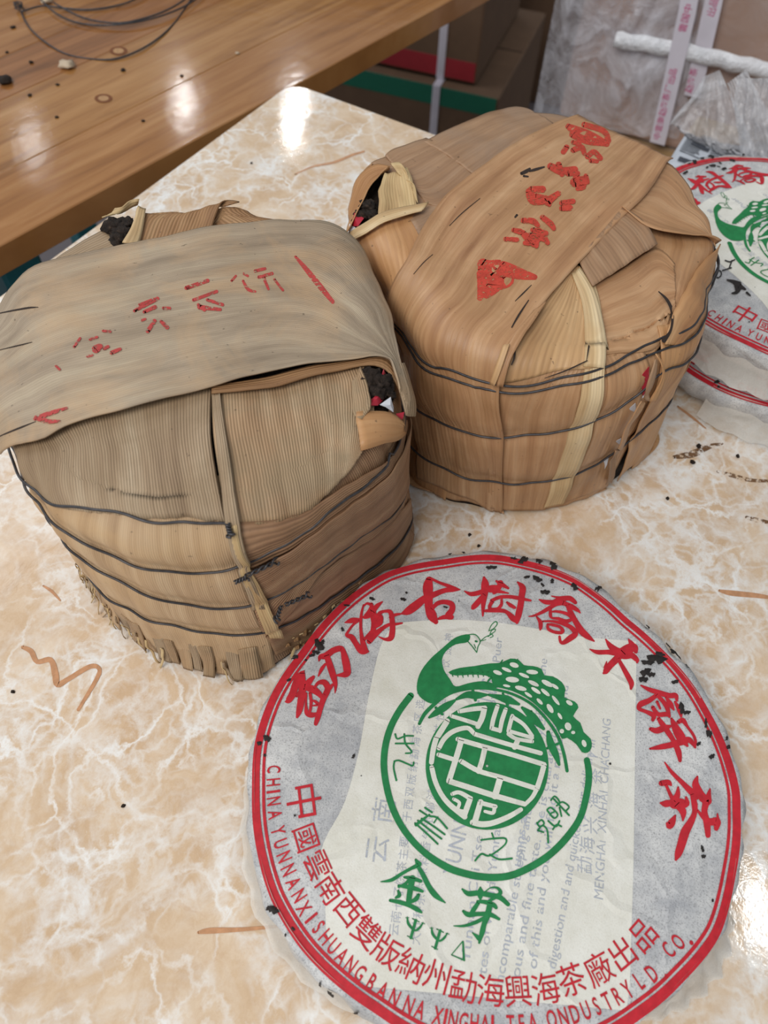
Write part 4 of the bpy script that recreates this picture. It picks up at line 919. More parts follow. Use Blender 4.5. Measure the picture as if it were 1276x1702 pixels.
titles = [
 (A_, [[(405,750,10),(420,710,40),(470,700,55),(540,650,50),(600,630,50),(632,640,40),(660,740,62),(675,820,62),(668,875,56),(570,888,12)],
  [(480,700,45),(510,790,55),(545,900,52),(565,980,32),(560,1060,6)], [(400,895,10),(430,830,30),(465,780,20)],
  [(262,845,12),(215,900,60),(180,980,60),(150,1070,60),(110,1130,50),(80,1142,8)], [(245,870,45),(245,1000,60),(235,1120,60),(215,1230,50),(195,1290,20)],
  [(190,1090,20),(250,1020,50),(310,950,50),(352,903,26)], [(270,1000,50),(340,1020,60),(400,1060,50),(430,1100,30)],
  [(360,1010,20),(400,960,30),(460,958,50),(490,1020,50),(450,1110,50),(420,1200,45),(395,1290,45),(375,1355,32)],
  [(285,1060,15),(280,1170,20),(290,1250,40),(340,1270,45),(395,1255,20)], [(320,1060,25),(330,1150,26),(320,1230,22)],
  [(340,1130,14),(370,1140,24),(395,1170,24),(350,1180,12)], [(460,1070,20),(510,1010,36),(550,960,8)]]),
 (A_, [[(655,380,8),(720,360,45),(790,350,26),(802,345,10)], [(790,360,20),(735,400,20),(690,460,20),(672,500,28),(720,520,46),(760,580,45),(810,650,52),(860,655,45),(885,660,10)],
  [(835,210,15),(815,290,22),(808,380,25),(812,480,28),(830,580,45),(850,650,50)], [(835,220,15),(870,195,20),(910,220,30),(895,290,60),(845,325,36),(825,320,8)],
  [(910,200,25),(925,290,56),(932,380,40),(925,470,45),(905,540,40)], [(920,270,46),(970,215,36),(1015,180,12)],
  [(840,545,25),(880,505,32),(940,430,25),(985,380,56),(1000,320,36),(958,345,36),(990,290,32),(1040,270,24),(1095,282,38),(1112,380,44),(1112,470,48),(1095,530,46),(1040,540,24),(980,515,8)],
  [(890,560,45),(940,500,50),(1010,440,35),(1080,400,28),(1140,395,24),(1205,385,15)], [(1090,330,20),(1140,305,26),(1200,295,12)]]),
 (B_, [[(85,412,12),(140,390,56),(210,340,62),(280,285,50),(360,250,42),(450,215,36),(530,205,36),(582,208,8)], [(320,125,50),(310,190,75),(315,280,62),(320,360,60),(345,430,72),(378,482,34)],
  [(330,110,20),(400,145,20),(480,175,26),(540,200,30)], [(345,370,25),(390,325,32),(450,312,34),(510,330,40),(515,380,44),(480,430,46),(510,448,26)], [(400,455,18),(450,440,32),(512,440,32)]]),
 (B_, [[(785,105,18),(795,160,56),(790,240,50),(780,320,36),(775,430,12)], [(620,220,8),(680,245,32),(770,225,36),(840,195,42),(900,190,36)], [(785,250,28),(730,320,42),(690,360,34),(680,365,10)],
  [(890,135,15),(930,160,34),(990,195,18)], [(925,150,40),(905,205,34),(870,235,24)], [(830,225,12),(890,220,28),(992,238,10)], [(850,300,24),(920,272,26),(1000,268,26),(1080,280,28),(1180,300,16)],
  [(855,310,28),(835,345,26),(840,372,24),(900,370,24),(932,335,24),(935,295,18)], [(785,388,18),(850,385,28),(930,385,30),(980,400,28),(1030,450,44),(1065,485,18)],
  [(1070,145,12),(1112,190,46),(1105,260,46),(1095,340,46),(1075,430,46),(1065,488,22)], [(980,315,15),(1010,340,28),(1045,360,22)]]),
 (C_, [[(280,130,10),(350,145,22),(410,150,40),(470,155,44),(520,195,32)], [(155,165,12),(220,190,40),(300,190,40),(360,165,50),(400,190,46)], [(400,200,42),(330,210,36),(250,255,36),(170,300,28),(100,328,18),(50,335,8)],
  [(400,200,38),(480,235,42),(540,270,32),(570,300,10)], [(440,220,36),(480,310,46),(530,400,50),(580,480,60),(640,535,50),(710,585,12)],
  [(270,250,20),(268,320,30),(285,350,20),(350,358,28),(420,385,36),(480,365,28),(470,330,36),(410,300,28),(330,285,22),(285,288,16)], [(130,340,15),(165,390,36),(170,440,34),(165,470,15)],
  [(190,385,15),(290,385,22),(400,410,34),(480,450,40),(520,510,50),(460,560,52),(400,600,36),(370,590,26),(360,540,22)], [(240,415,20),(246,460,28),(300,490,28),(370,500,30),(392,478,32),(360,440,26),(290,420,26),(250,415,18)]]),
 (C_, [[(665,665,8),(740,695,38),(850,695,42),(960,700,64),(1050,665,84),(1110,650,74),(1130,690,36)], [(1055,565,10),(1085,610,46),(1110,660,56)], [(825,565,10),(870,630,46),(930,680,64),(1010,720,80),(1090,730,54),(1140,775,40),(1142,800,18)],
  [(1000,700,56),(940,760,62),(870,830,58),(825,890,50),(805,908,20)], [(835,790,8),(825,850,36)], [(950,760,28),(1000,850,38),(1050,940,46),(1085,1010,46),(1080,1065,22)]]),
 (D_, [[(130,105,12),(200,140,32),(290,170,40),(380,195,40),(435,195,40),(448,240,18)], [(270,190,32),(200,240,40),(130,270,46),(112,310,30),(170,335,28),(240,370,40),(235,410,26)], [(270,190,28),(320,240,32),(360,300,36),(382,380,22)],
  [(235,300,30),(280,360,34),(350,360,36),(380,375,18)], [(272,250,22),(300,310,16)], [(350,210,15),(390,270,40),(420,320,15)], [(430,250,15),(470,320,40),(485,380,18)], [(285,400,28),(320,450,42),(370,520,42),(420,600,36),(460,690,46),(475,770,26)],
  [(215,490,28),(270,505,46),(340,480,46),(395,465,18)], [(210,665,15),(300,650,40),(400,630,46),(500,600,54),(560,590,44),(610,655,14)], [(400,400,20),(430,470,54),(480,560,72),(540,640,18)], [(460,430,30),(500,415,40),(540,470,22),(590,540,22),(612,600,22),(605,650,18)]]),
 (D_, [[(340,785,10),(400,870,28),(490,960,36),(570,1040,50),(620,1080,64)], [(628,912,16),(612,980,54),(650,1060,60),(700,1130,54),(690,1220,46),(712,1320,52),(722,1430,40)], [(740,1020,12),(725,1090,44),(725,1140,44),(670,1105,50)],
  [(580,1070,30),(602,1150,46),(603,1230,40),(570,1310,54),(520,1400,70),(490,1500,66),(460,1590,56),(438,1645,20)], [(630,1210,18),(680,1270,32),(740,1310,54),(800,1310,62),(795,1370,36)], [(805,1240,12),(810,1300,28)],
  [(310,970,42),(370,965,46),(395,985,18)], [(350,985,22),(380,1050,26),(410,1130,36),(350,1150,54),(305,1145,18)], [(458,1005,15),(450,1080,46),(405,1150,62),(480,1150,80),(535,1150,44),(528,1095,18)], [(450,1160,50),(500,1220,54),(500,1300,12)], [(432,1255,15),(405,1310,54),(380,1345,54),(360,1325,20)]]),
]
for cf, st in titles: strokes_mesh('title_character', [[(x, y, w * 1.16) for x, y, w in q] for q in crop(*cf, st)], fmc(0.0004), RED, tk)
gold = [[(375,155,20),(400,195,56)], [(395,205,42),(330,235,30),(250,280,30),(160,335,32),(65,350,8)], [(395,215,34),(440,290,42),(490,390,46),(550,470,50),(635,535,10)], [(275,310,20),(340,320,40),(420,345,28)],
  [(330,320,28),(280,370,28),(225,395,22)], [(225,385,24),(300,395,38),(380,415,38),(435,435,24)], [(345,320,56),(325,430,50),(310,540,46)], [(220,430,20),(230,470,36),(200,490,22)], [(400,465,28),(380,500,40),(330,530,28)], [(150,515,28),(230,530,38),(320,560,38),(380,590,42),(425,620,20)]]
bud = [[(785,415,15),(840,455,46),(930,450,46),(1040,470,46),(1120,490,46),(1190,550,36)], [(945,400,15),(945,450,64),(945,505,20)], [(985,440,10),(1040,402,12),(1100,408,24),(1122,450,36),(1070,490,36),(1020,520,20)], [(920,525,24),(990,530,38),(1060,555,42),(1085,580,28)],
  [(925,540,34),(890,590,42),(860,640,36)], [(795,610,24),(840,640,46),(930,635,38),(1030,640,42),(1110,680,24)], [(1030,540,46),(1010,640,54),(980,720,46),(960,800,46),(935,890,20)], [(710,740,8),(800,740,24),(900,710,34),(980,670,34)], [(875,800,10),(935,850,46)]]
psi = [[(300,660,8),(308,715,24),(345,765,20),(375,780,18),(410,755,22),(440,712,10)], [(375,690,26),(332,845,26)], [(345,675,9),(405,705,9)], [(300,828,8),(352,856,9)], [(285,668,6),(315,668,6)], [(425,712,6),(455,722,6)]]
psi2 = [[(x + 215, y + 92, w) for x, y, w in s_] for s_ in psi]
tri = [[(790, 875, 10), (690, 995, 9)], [(690, 995, 9), (805, 1045, 14)], [(792, 880, 16), (800, 1040, 20)]]
for st in (gold, bud): strokes_mesh('green_character', crop(*E_, st), fmc(0.0004), GREEN, tk)
for st in (psi, psi2, tri): strokes_mesh('green_mark', crop(*E_, st), fmc(0.0004), GREEN, tk)
# emblem
F_ = (600, 1020, 3.19)
big = [(682, 1157, 11), (662.7, 1183, 11), (647, 1214.4, 11), (638.5, 1252, 11), (639.3, 1291, 11), (651, 1340, 11), (672, 1381, 11), (703, 1415.5, 11), (741, 1441, 12), (775.5, 1453, 12), (812, 1458.6, 12), (846, 1456, 12), (878, 1443, 12), (912, 1421.6, 12), (941.8, 1391.8, 12), (964, 1358, 11), (975, 1317, 11), (978, 1287, 11), (974.6, 1264, 10)]
strokes_mesh('emblem_arc', [big], fmc(0.0004), GREEN, tk)
strokes_mesh('emblem_arc', crop(*F_, [[(308,585,16),(335,535,20),(380,488,20),(435,445,16),(500,415,14),(600,398,14),(700,403,14),(800,428,14),(900,480,15),(980,560,16),(1040,650,17),(1072,740,17),(1090,835,17)]]), fmc(0.00045), GREEN, tk)
strokes_mesh('emblem_leaf', crop(*F_, [[(360,552,12),(400,525,34),(450,492,38),(495,462,14)], [(395,500,14),(430,535,14)], [(505,455,14),(560,432,34),(610,435,40),(665,432,12)], [(590,405,14),(605,460,16)], [(675,432,12),(730,445,30),(775,458,42),(835,482,14)], [(750,425,12),(775,485,16)], [(852,500,14),(890,532,38),(920,565,44),(966,612,16)], [(900,520,14),(875,560,16)], [(990,630,20),(1003,690,40),(1028,745,36),(1048,802,14)], [(985,715,14),(1045,690,14)]]), fmc(0.00042), GREEN, tk)
mc = (809.0, 1273.5)
def disc(name, rx, ry, rx0, ry0, lift, mat, n=72, m=14):
    V, F = [], []
    for i in range(m + 1):
        t = i / m
        for k in range(n):
            a = 2 * PI * k / n; V.append(fmc(lift)(mc[0] + (rx0 + (rx - rx0) * t) * math.cos(a), mc[1] + (ry0 + (ry - ry0) * t) * math.sin(a)))
    for i in range(m):
        for k in range(n): F.append((i * n + k, i * n + (k + 1) % n, (i + 1) * n + (k + 1) % n, (i + 1) * n + k))
    return pyd(name, V, F, mat, tk)
disc('medallion_disc', 102, 106, 2, 2, 0.0004, GREEN)
W_ = 25
maze = [[(455,572,30),(408,648,30)], [(398,660,28),(382,720,28),(372,790,26)], [(374,818,26),(392,890,26),(425,960,26),(470,1015,28),(548,1078,30)], [(590,1108,30),(640,1118,32),(700,1110,30),(780,1078,28),(845,1040,24)],
  [(520,520,22),(590,508,W_),(655,502,W_)], [(652,505,30),(640,555,30),(618,600,28)], [(478,545,20),(560,570,22),(625,592,22)], [(722,492,22),(700,560,24),(690,610,22)], [(765,510,22),(745,570,24),(735,625,20)],
  [(690,610,22),(735,622,22)], [(800,545,22),(785,600,22),(780,625,22)], [(800,550,22),(860,590,20),(905,650,20)], [(785,625,20),(905,660,20)],
  [(412,715,24),(440,665,26),(490,625,26),(560,608,24),(592,632,24)], [(600,640,24),(770,692,24),(950,742,24)], [(830,672,28),(812,710,28)], [(905,680,20),(820,665,20),(780,640,22)], [(512,668,26),(640,705,26),(800,750,26),(968,802,26)],
  [(530,675,30),(505,760,30),(465,888,30)], [(410,750,24),(505,780,24)], [(465,890,30),(560,920,30),(700,965,30),(860,1010,26)], [(655,715,28),(640,780,28),(622,838,28)], [(530,785,26),(622,836,26),(740,870,26),(930,930,26)], [(968,805,28),(950,870,28),(930,930,28)],
  [(735,878,34),(708,970,34)], [(930,930,24),(905,975,22),(865,1015,20)], [(482,958,20),(520,950,22),(578,982,26)], [(578,982,28),(560,1030,30),(545,1075,28)], [(490,985,18),(520,1005,18),(512,1040,18),(545,1050,18)],
  [(632,1000,30),(602,1105,32)], [(632,1005,24),(710,1025,24)], [(705,1025,20),(698,1058,20),(655,1050,16)]]
strokes_mesh('medallion_line', crop(*F_, maze), fmc(0.00055), MEDAL, tk)
# peacock
def poly_mesh(name, outer, holes, cf, lift, mat):
    ox, oy, s = cf; lp = [[(x / s + ox, y / s + oy) for x, y in L] for L in [outer] + holes]
    tri3 = tessellate_polygon([[Vector((x, y, 0)) for x, y in L] for L in lp]); flat = [p for L in lp for p in L]
    bm = bmesh.new(); vs = [bm.verts.new((x, y, 0)) for x, y in flat]
    for t in tri3:
        try: bm.faces.new([vs[i] for i in t])
        except ValueError: pass
    for _ in range(3):
        le = [e for e in bm.edges if e.calc_length() > 9]
        if not le: break
        bmesh.ops.subdivide_edges(bm, edges=le, cuts=1); bmesh.ops.triangulate(bm, faces=bm.faces[:])
    fn = fmc(lift)
    for v in bm.verts: v.co = fn(v.co.x, v.co.y)
    return obj(name, bm, mat, tk)
sp = lambda L, k=3, closed=True: [(float(p[0]), float(p[1])) for p in smooth_path(L, k, closed)]
poly_mesh('peacock_body', sp([(572,112),(500,128),(430,185),(368,240),(318,305),(296,370),(300,425),(335,462),(385,478),(450,440),(520,408),(620,396),(705,402),(715,380),(650,360),(570,370),(500,388),(470,350),(438,300),(428,245),(450,200),(500,165),(565,152)]), [], F_, 0.00044, GREEN)
ell = lambda x, y, a, b, r: [(x + a * math.cos(t) * math.cos(r) - b * math.sin(t) * math.sin(r), y + a * math.cos(t) * math.sin(r) + b * math.sin(t) * math.cos(r)) for t in [2 * PI * k / 12 for k in range(12)]]
tail = [(462,312),(520,290),(600,280),(680,266),(740,262),(790,240),(835,248),(862,275),(910,280),(955,295),(970,328),(1015,335),(1062,365),(1082,405),(1076,445),(1130,468),(1150,500),(1122,545),(1160,580),(1178,630),(1215,665),(1220,710),(1200,738),(1168,735),(1140,695),(1090,660),(1062,665),(1030,600),(985,545),(930,490),(870,445),(800,412),(740,396),(700,386),(690,350),(660,330),(580,325),(500,330)]
eyes = [ell(*h) for h in ((810,275,25,13,.3),(722,315,25,11,.35),(770,300,28,9,.4),(905,312,32,12,.1),(862,330,30,9,.4),(800,352,36,15,.1),(912,372,32,11,.45),(985,372,34,13,.5),(1025,388,24,9,.6),(845,398,32,12,.25),(770,385,20,7,.2),(925,410,30,10,.6),(975,420,30,10,.7),(885,432,24,8,.6),(1030,462,32,9,.9),(1102,475,20,11,.6),(945,468,22,9,.8),(1000,505,28,13,1.0),(1052,545,20,8,1.0),(1095,600,22,17,1.2),(1062,625,12,12,0),(1122,632,11,9,0),(1180,690,20,12,1.2))]
poly_mesh('peacock_tail', sp(tail, 2), [], F_, 0.00044, GREEN)
for e_ in eyes: poly_mesh('feather_eye', e_, [], F_, 0.00058, MEDAL)
strokes_mesh('peacock_feather', crop(*F_, [[(480 + k * 27, 318 - k * 1, 9), (486 + k * 27, 336 + (k % 3) * 3, 3)] for k in range(8)] + [[(690,340,12),(670,365,8),(700,378,8)]] + [[(740 + k * 40, 262 - k * 2 + (k > 3) * 26, 10), (748 + k * 40, 248 - k * 2 + (k > 3) * 26, 6)] for k in range(3)]), fmc(0.00046), GREEN, tk)
strokes_mesh('peacock_head', crop(*F_, [[(568,114,5),(600,112,5),(622,130,5),(630,152,5),(618,178,5),(612,208,4)], [(565,150,5),(585,172,5),(600,192,5),(612,208,4)], [(598,165,4),(606,185,4)], [(606,148,10),(612,150,10)],
   [(630,150,5),(655,128,4),(675,118,4)], [(676,92,4),(690,62,4),(712,44,5),(720,58,5),(700,82,4),(676,94,4)], [(680,118,4),(690,92,4),(710,84,4),(706,98,4),(684,112,4)], [(672,124,4),(690,112,4),(698,122,4),(682,130,4)], [(640,146,3),(660,140,3)]]), fmc(0.00046), GREEN, tk)
seal = [[[(180,640,9),(192,665,9),(235,650,9),(275,650,9)], [(182,690,9),(235,690,9),(278,690,9)], [(228,640,9),(234,690,9),(268,735,9),(235,742,8)], [(175,784,9),(200,780,9),(245,798,9),(272,808,9),(278,790,9)], [(176,784,9),(172,820,9),(186,885,10)]],
  [[(310,1045,10),(345,1068,10)], [(338,1030,10),(375,1055,10)], [(365,1075,10),(405,1085,10),(455,1140,10)], [(285,1112,10),(345,1165,10),(405,1222,10)], [(300,1098,10),(365,1150,10),(425,1195,10)], [(320,1088,10),(385,1130,10),(442,1172,10)], [(340,1080,9),(285,1120,9)], [(360,1068,10),(290,1125,10)], [(405,1080,8),(385,1110,8)]],
  [[(935,1110,9),(955,1095,9),(968,1115,9),(945,1130,9),(930,1110,9)], [(935,1150,9),(960,1125,9),(985,1150,9),(990,1215,10)], [(935,1150,9),(965,1160,9)], [(985,1040,9),(1005,1030,9),(1040,1065,9),(1020,1085,9),(985,1045,9)], [(990,1100,9),(1030,1130,10),(1050,1100,9)], [(1005,1060,8),(1025,1050,8)], [(1015,1145,9),(1035,1120,9),(1060,1130,9)], [(1005,990,9),(1025,970,9),(1050,1000,9),(1035,1020,9)], [(1035,1020,9),(1065,1000,9),(1100,1025,9),(1080,1050,9)], [(1020,985,9),(1100,1070,10)], [(1050,1030,9),(1060,1075,9)]]]
for st in seal: strokes_mesh('seal_character', crop(*F_, st), fmc(0.00044), GREEN, tk)
strokes_mesh('seal_character', crop(410, 1250, 2.9, [[(1128,425,8),(1190,418,9),(1245,418,9),(1240,450,8),(1170,500,9),(1130,492,10),(1100,524,9)], [(1180,392,8),(1190,420,8)], [(1170,495,9),(1215,518,9),(1276,514,10)]]), fmc(0.00044), GREEN, tk)

# ---- lettering set with glyphs of the built-in font
def place_glyph(V, F, ch, px, py, h, ang=None, wf=1.0, lift=0.0004, bold=0.0, em=True, sk=0.0):
    """ch centred at the pixel; height h metres; ang = direction of text 'up' in cake plane"""
    gv, gf, gw, gh = glyph_c(ch, bold)
    if not gv: return
    x0, y0 = c_at(px, py)
    if ang is None: ang = math.atan2(-y0, -x0)          # top points to the centre
    s = h / (1.0 if em else gh); ux, uy = math.cos(ang), math.sin(ang); rx, ry = uy, -ux; n0 = len(V)
    for a, b in gv:
        a = a * s * wf; b = b * s; x, y = x0 + rx * a + ux * b, y0 + ry * a + uy * b; V.append((x, y, ztop(x, y) + lift))
    F += [tuple(i + n0 for i in f) for f in gf]
han = [('中', 505, 1332, .0150), ('國', 508, 1393, .0104), ('雲', 527, 1438, .0104), ('南', 549, 1477, .0104), ('西', 579, 1513, .0104), ('雙', 609, 1549, .0104), ('版', 643, 1580, .0104), ('納', 683, 1604, .0104), ('州', 725, 1622, .0104), ('勐', 769, 1639, .0104), ('海', 815, 1646, .0104), ('興', 860, 1647, .0104), ('海', 906, 1643, .0104), ('茶', 949, 1628, .0104), ('廠', 994, 1610, .0104), ('出', 1033, 1585, .0104), ('品', 1068, 1554, .0104)]
V, F = [], []
for ch, x, y, h in han: place_glyph(V, F, ch, x, y, h, bold=0.0)
pyd('company_name', V, F, RED, tk, smooth=False)['label'] = 'red Chinese company name along the lower rim'
words = [('CHINA', 455, 1279, 457, 1354), ('YUNNAN', 462, 1381, 497, 1489), ('XI', 505, 1510, 517, 1526), ('SHUANG', 529, 1541, 598, 1618), ('BAN', 617, 1633, 655, 1659), ('NA', 679, 1671, 698, 1678), ('XINGHAI', 727, 1689, 818, 1703), ('TEA', 848, 1703, 885, 1700), ('ONDUSTRY', 916, 1694, 1042, 1645), ('LD,', 1061, 1630, 1096, 1609), ('CO.', 1110, 1579, 1136, 1556)]
V, F = [], []
for w_, x0, y0, x1, y1 in words:
    a0, b0 = c_at(x0, y0); a1, b1 = c_at(x1, y1); t0, t1 = math.atan2(b0, a0), math.atan2(b1, a1)
    if t1 < t0 - 0.001: t1 += 2 * PI
    r0, r1 = math.hypot(a0, b0), math.hypot(a1, b1); ww = [0.45 if c == 'I' else 0.35 if c in ',.' else 1.0 for c in w_]
    cum = [0.0]
    for k in range(1, len(w_)): cum.append(cum[-1] + (ww[k] + ww[k - 1]) / 2)
    for k, c in enumerate(w_):
        q = cum[k] / max(cum[-1], 1e-6); t = t0 + (t1 - t0) * q; r = r0 + (r1 - r0) * q; x, y = r * math.cos(t), r * math.sin(t)
        if c in ',.': x, y = x * 1.035, y * 1.035
        gv, gf, gw, gh = glyph_c(c, 0.012); h = 0.0055 if c not in ',.' else 0.0015; s = h / gh if gh else h
        ang = math.atan2(-y, -x); ux, uy = math.cos(ang), math.sin(ang); rx, ry = uy, -ux; n0 = len(V)
        for a, b in gv:
            a *= s * (0.60 if c not in 'I,.' else 1); b *= s; X, Y = x + rx * a + ux * b, y + ry * a + uy * b; V.append((X, Y, ztop(X, Y) + .0004))
        F += [tuple(i + n0 for i in f) for f in gf]
pyd('english_company_name', V, F, RED, tk, smooth=False)['label'] = 'red capital letters just inside the lower border'
# faint leaflet text (reads upwards, seen through the tissue)
def text_line(txt, x0, y0, x1, y1, h, V, F, bold=0.004):
    a0, b0 = c_at(x0, y0); a1, b1 = c_at(x1, y1); gv, gf, gw, gh = glyph_c(txt, bold)
    L = math.hypot(a1 - a0, b1 - b0); dx, dy = (a1 - a0) / L, (b1 - b0) / L; s = L / gw; n0 = len(V)
    for a, b in gv:
        t = (a / gw + .5) * L; b = b * h; x, y = a0 + dx * t - dy * b, b0 + dy * t + dx * b; V.append((x, y, ztop(x, y) + .00022))
    F += [tuple(i + n0 for i in f) for f in gf]
V, F = [], []
for L in (('tes of world, Yunnan Puer tea among them all', 803, 1620, 850, 1120, .0048), ('umns among the country and the', 860, 1440, 905, 1095, .0048), ('incomparable steeping and pressing it by the', 830, 1640, 905, 1180, .0048), ('ous and fine taste. she is characteristic by', 858, 1625, 930, 1150, .0048),
          ('of this and you will find it a refreshing and', 886, 1610, 940, 1140, .0048), ('digestion and and quicken your delivery in', 918, 1610, 985, 1230, .0048), ('Yunnan Chi Tse Beeng Cha also known as Puer', 775, 1600, 830, 1060, .0048)):
    text_line(*L, V, F)
text_line('YUNNAN CHI TSE BEENG', 748, 1455, 812, 1130, .0085, V, F, 0.002)
text_line('MENGHAI  XINHAI  CHACHANG', 994, 1494, 1008, 1195, .0050, V, F, 0.0)
for ch, x, y in (('勐', 971, 1438), ('海', 975, 1405), ('兴', 980, 1372), ('海', 984, 1330), ('茶', 988, 1290), ('厂', 990, 1250)):
    place_glyph(V, F, ch, x, y, .0066, ang=PI * 0.97, lift=.00022)
for ch, x, y in (('南', 637, 1347), ('云', 627, 1412)): place_glyph(V, F, ch, x, y, .0100, ang=PI * 0.97, lift=.00022)
for x0, y0, x1, y1, s in ((655, 1545, 700, 1150, '云南七子饼茶主要产于西双版纳勐海茶区选用'), (690, 1560, 745, 1060, '大叶种茶为原料香气浓郁滋味醇厚回甘性温和常饮提神')):
    for k, ch in enumerate(s):
        t = k / (len(s) - 1); place_glyph(V, F, ch, x0 + (x1 - x0) * t, y0 + (y1 - y0) * t, .0042, ang=PI * 0.97, lift=.00022)
pyd('leaflet_text', V, F, BLUEINK, tk, smooth=False)['label'] = 'faint blue-grey leaflet print showing through'
# holes in the tissue where dark tea shows
fl_ = [(875,960,4,3),(905,985,6,5),(892,963,7,5),(867,933,6,4),(853,929,5,2),(895,935,5,3),(918,942,7,5),(960,956,1,1),(954,976,6,5),(993,981,5,4),(901,973,3,3),(816,944,7,4),(874,932,3,2),(917,967,4,3),(936,980,1,1),
  (1077,1040,4,3),(1100,1052,4,3),(1110,1073,5,5),(1120,1085,8,7),(1132,1090,5,4),(1090,1096,13,9),(1075,1102,8,5),(1072,1118,7,8),(1068,1130,6,6),(1082,1122,5,5),(1096,1088,7,4),(1143,1104,4,5),(1121,1134,5,4),(1132,1178,6,8),(1140,1185,5,4),(1172,1203,3,6),(1177,1220,4,8),(1160,1237,3,4),(1182,1258,4,5),(1204,1228,2,4),(1208,1242,2,4),(1166,1411,3,5),(1168,1424,3,4),
  (444,1228,5,7),(431,1236,3,5),(440,1256,2,3),(480,1131,3,3),(491,1093,4,4),(530,1073,8,8),(525,1085,5,4),(536,1068,4,3),(518,1090,4,3),(508,1098,2,2),(569,1047,3,3),(576,1007,4,2),(618,996,4,3),(670,997,4,3),(675,986,2,2),(587,1258,3,3),(555,1010,3,2),
  (457,1512,7,6),(448,1508,4,3),(478,1552,2,3),(487,1544,3,3),(533,1637,3,6),(551,1650,5,6),(592,1681,4,3),(490,1356,2,2),(1183,1497,2,3),(600,1290,1,1),(1013,1270,2,2),(762,1000,1,1),(690,923,4,2),(748,925,3,2),(770,922,3,2),(740,1010,3,2)]
rg = random.Random(3)
def onsurf(x, y, lift):
    r = math.hypot(x, y); t = math.atan2(y, x); R = ringR(t); ex_ = r - R
    if ex_ <= 0: return (x, y, ztop(x, y) + lift)
    e = edgeR(t); f = min(ex_ / e, 2.45); dz = float(np.interp(f, (0, 1, 1.9, 2.5), (0, -.0004, -.0022, -.006))); r2 = R + f * e + .0008
    return (r2 * math.cos(t), r2 * math.sin(t), 0.0243 + dz + lift)
for x, y, a, b in fl_:
    n = 14; V = []; sd = rg.random() * 9
    for k in range(n):
        t = 2 * PI * k / n; q = 1 + .35 * math.sin(2 * t + sd) * (a > 2) + .22 * math.sin(5 * t + 2 * sd) + .12 * rg.uniform(-1, 1)
        px, py = x + a * q * math.cos(t), y + b * q * math.sin(t); V.append(onsurf(*c_at(px, py), .0006))
    V.append(onsurf(*c_at(x, y), .0006 + (.0008 if a > 5 else 0.0002)))
    pyd('tea_fleck', V, [(k, (k + 1) % n, n) for k in range(n)], HOLE, tk)
# loose sheer tissue at the rim
def flap(t0, t1, ext, seed):
    V, F = [], []; n = 26; m = 8
    for i in range(n + 1):
        t = math.radians(t0 + (t1 - t0) * i / n); e = ext * max(0.0, math.sin(PI * i / n)) ** 0.7 * (1 + .18 * math.sin(i * 1.9 + seed))
        for j in range(m + 1):
            q = j / m; r = ringR(t) - 0.001 + (0.0035 + e) * q; z = 0.0235 * (1 - q) ** 1.4 + 0.0012 + 0.0012 * abs(math.sin(i * .8 + seed)) * q
            V.append((r * math.cos(t), r * math.sin(t), z))
    for i in range(n):
        for j in range(m): F.append((i * (m + 1) + j, i * (m + 1) + j + 1, (i + 1) * (m + 1) + j + 1, (i + 1) * (m + 1) + j))
    return pyd('tissue_edge', V, F, SHEER, tk)
flap(-185, -118, 0.006, 1); flap(-58, -18, 0.010, 2); flap(20, 75, 0.003, 3)

# the two cakes at the right edge
def copy_cake(label, group, loc, rz):
    r = tk.copy(); C.objects.link(r); r.location = loc; r.rotation_euler = (0, 0, rz); r['label'] = label
    for ch in tk.children:
        c = ch.copy(); C.objects.link(c); c.parent = r
    return r
RCK = (0.2445, 0.388)
k1 = copy_cake('paper-wrapped tea cake at the right edge, underneath another one', None, (RCK[0] - .004, RCK[1] - .008, 0), math.radians(60))
k2 = copy_cake('upper paper-wrapped tea cake at the right edge, resting on another, with black marker figures', None, (RCK[0], RCK[1], 0.0279), math.radians(39))
# marker figures on the upper one
MI = (Matrix.Translation(k2.location) @ Matrix.Rotation(math.radians(39), 4, 'Z')).inverted()
def fm_k2(x, y, i=0):
    z = 0.052
    for _ in range(4):
        p = at(x, y, z); q = MI @ Vector((p.x, p.y, 0)); z = ztop(q.x, q.y) + .0279
    return (q.x, q.y, ztop(q.x, q.y) + .0006)
mk = crop(1000, 280, 4.478, [[(915,690,10),(950,700,10),(985,685,10)], [(965,690,10),(945,745,10)], [(895,765,10),(960,745,10)], [(840,790,10),(850,765,10),(880,770,10),(885,800,10),(860,820,10),(840,800,10)], [(735,985,10),(760,1000,10),(740,1030,10)], [(745,1000,9),(768,1018,9),(750,1035,9)]])
strokes_mesh('marker_figure', mk, fm_k2, BLACKINK, k2)
strokes_mesh('tea_patch', crop(1000, 280, 4.478, [[(930,835,12),(980,850,30),(1010,880,60),(1000,925,30),(965,935,12)], [(1020,880,40),(1065,905,14)], [(1075,930,18),(1100,950,12)]]), fm_k2, HOLE, k2)
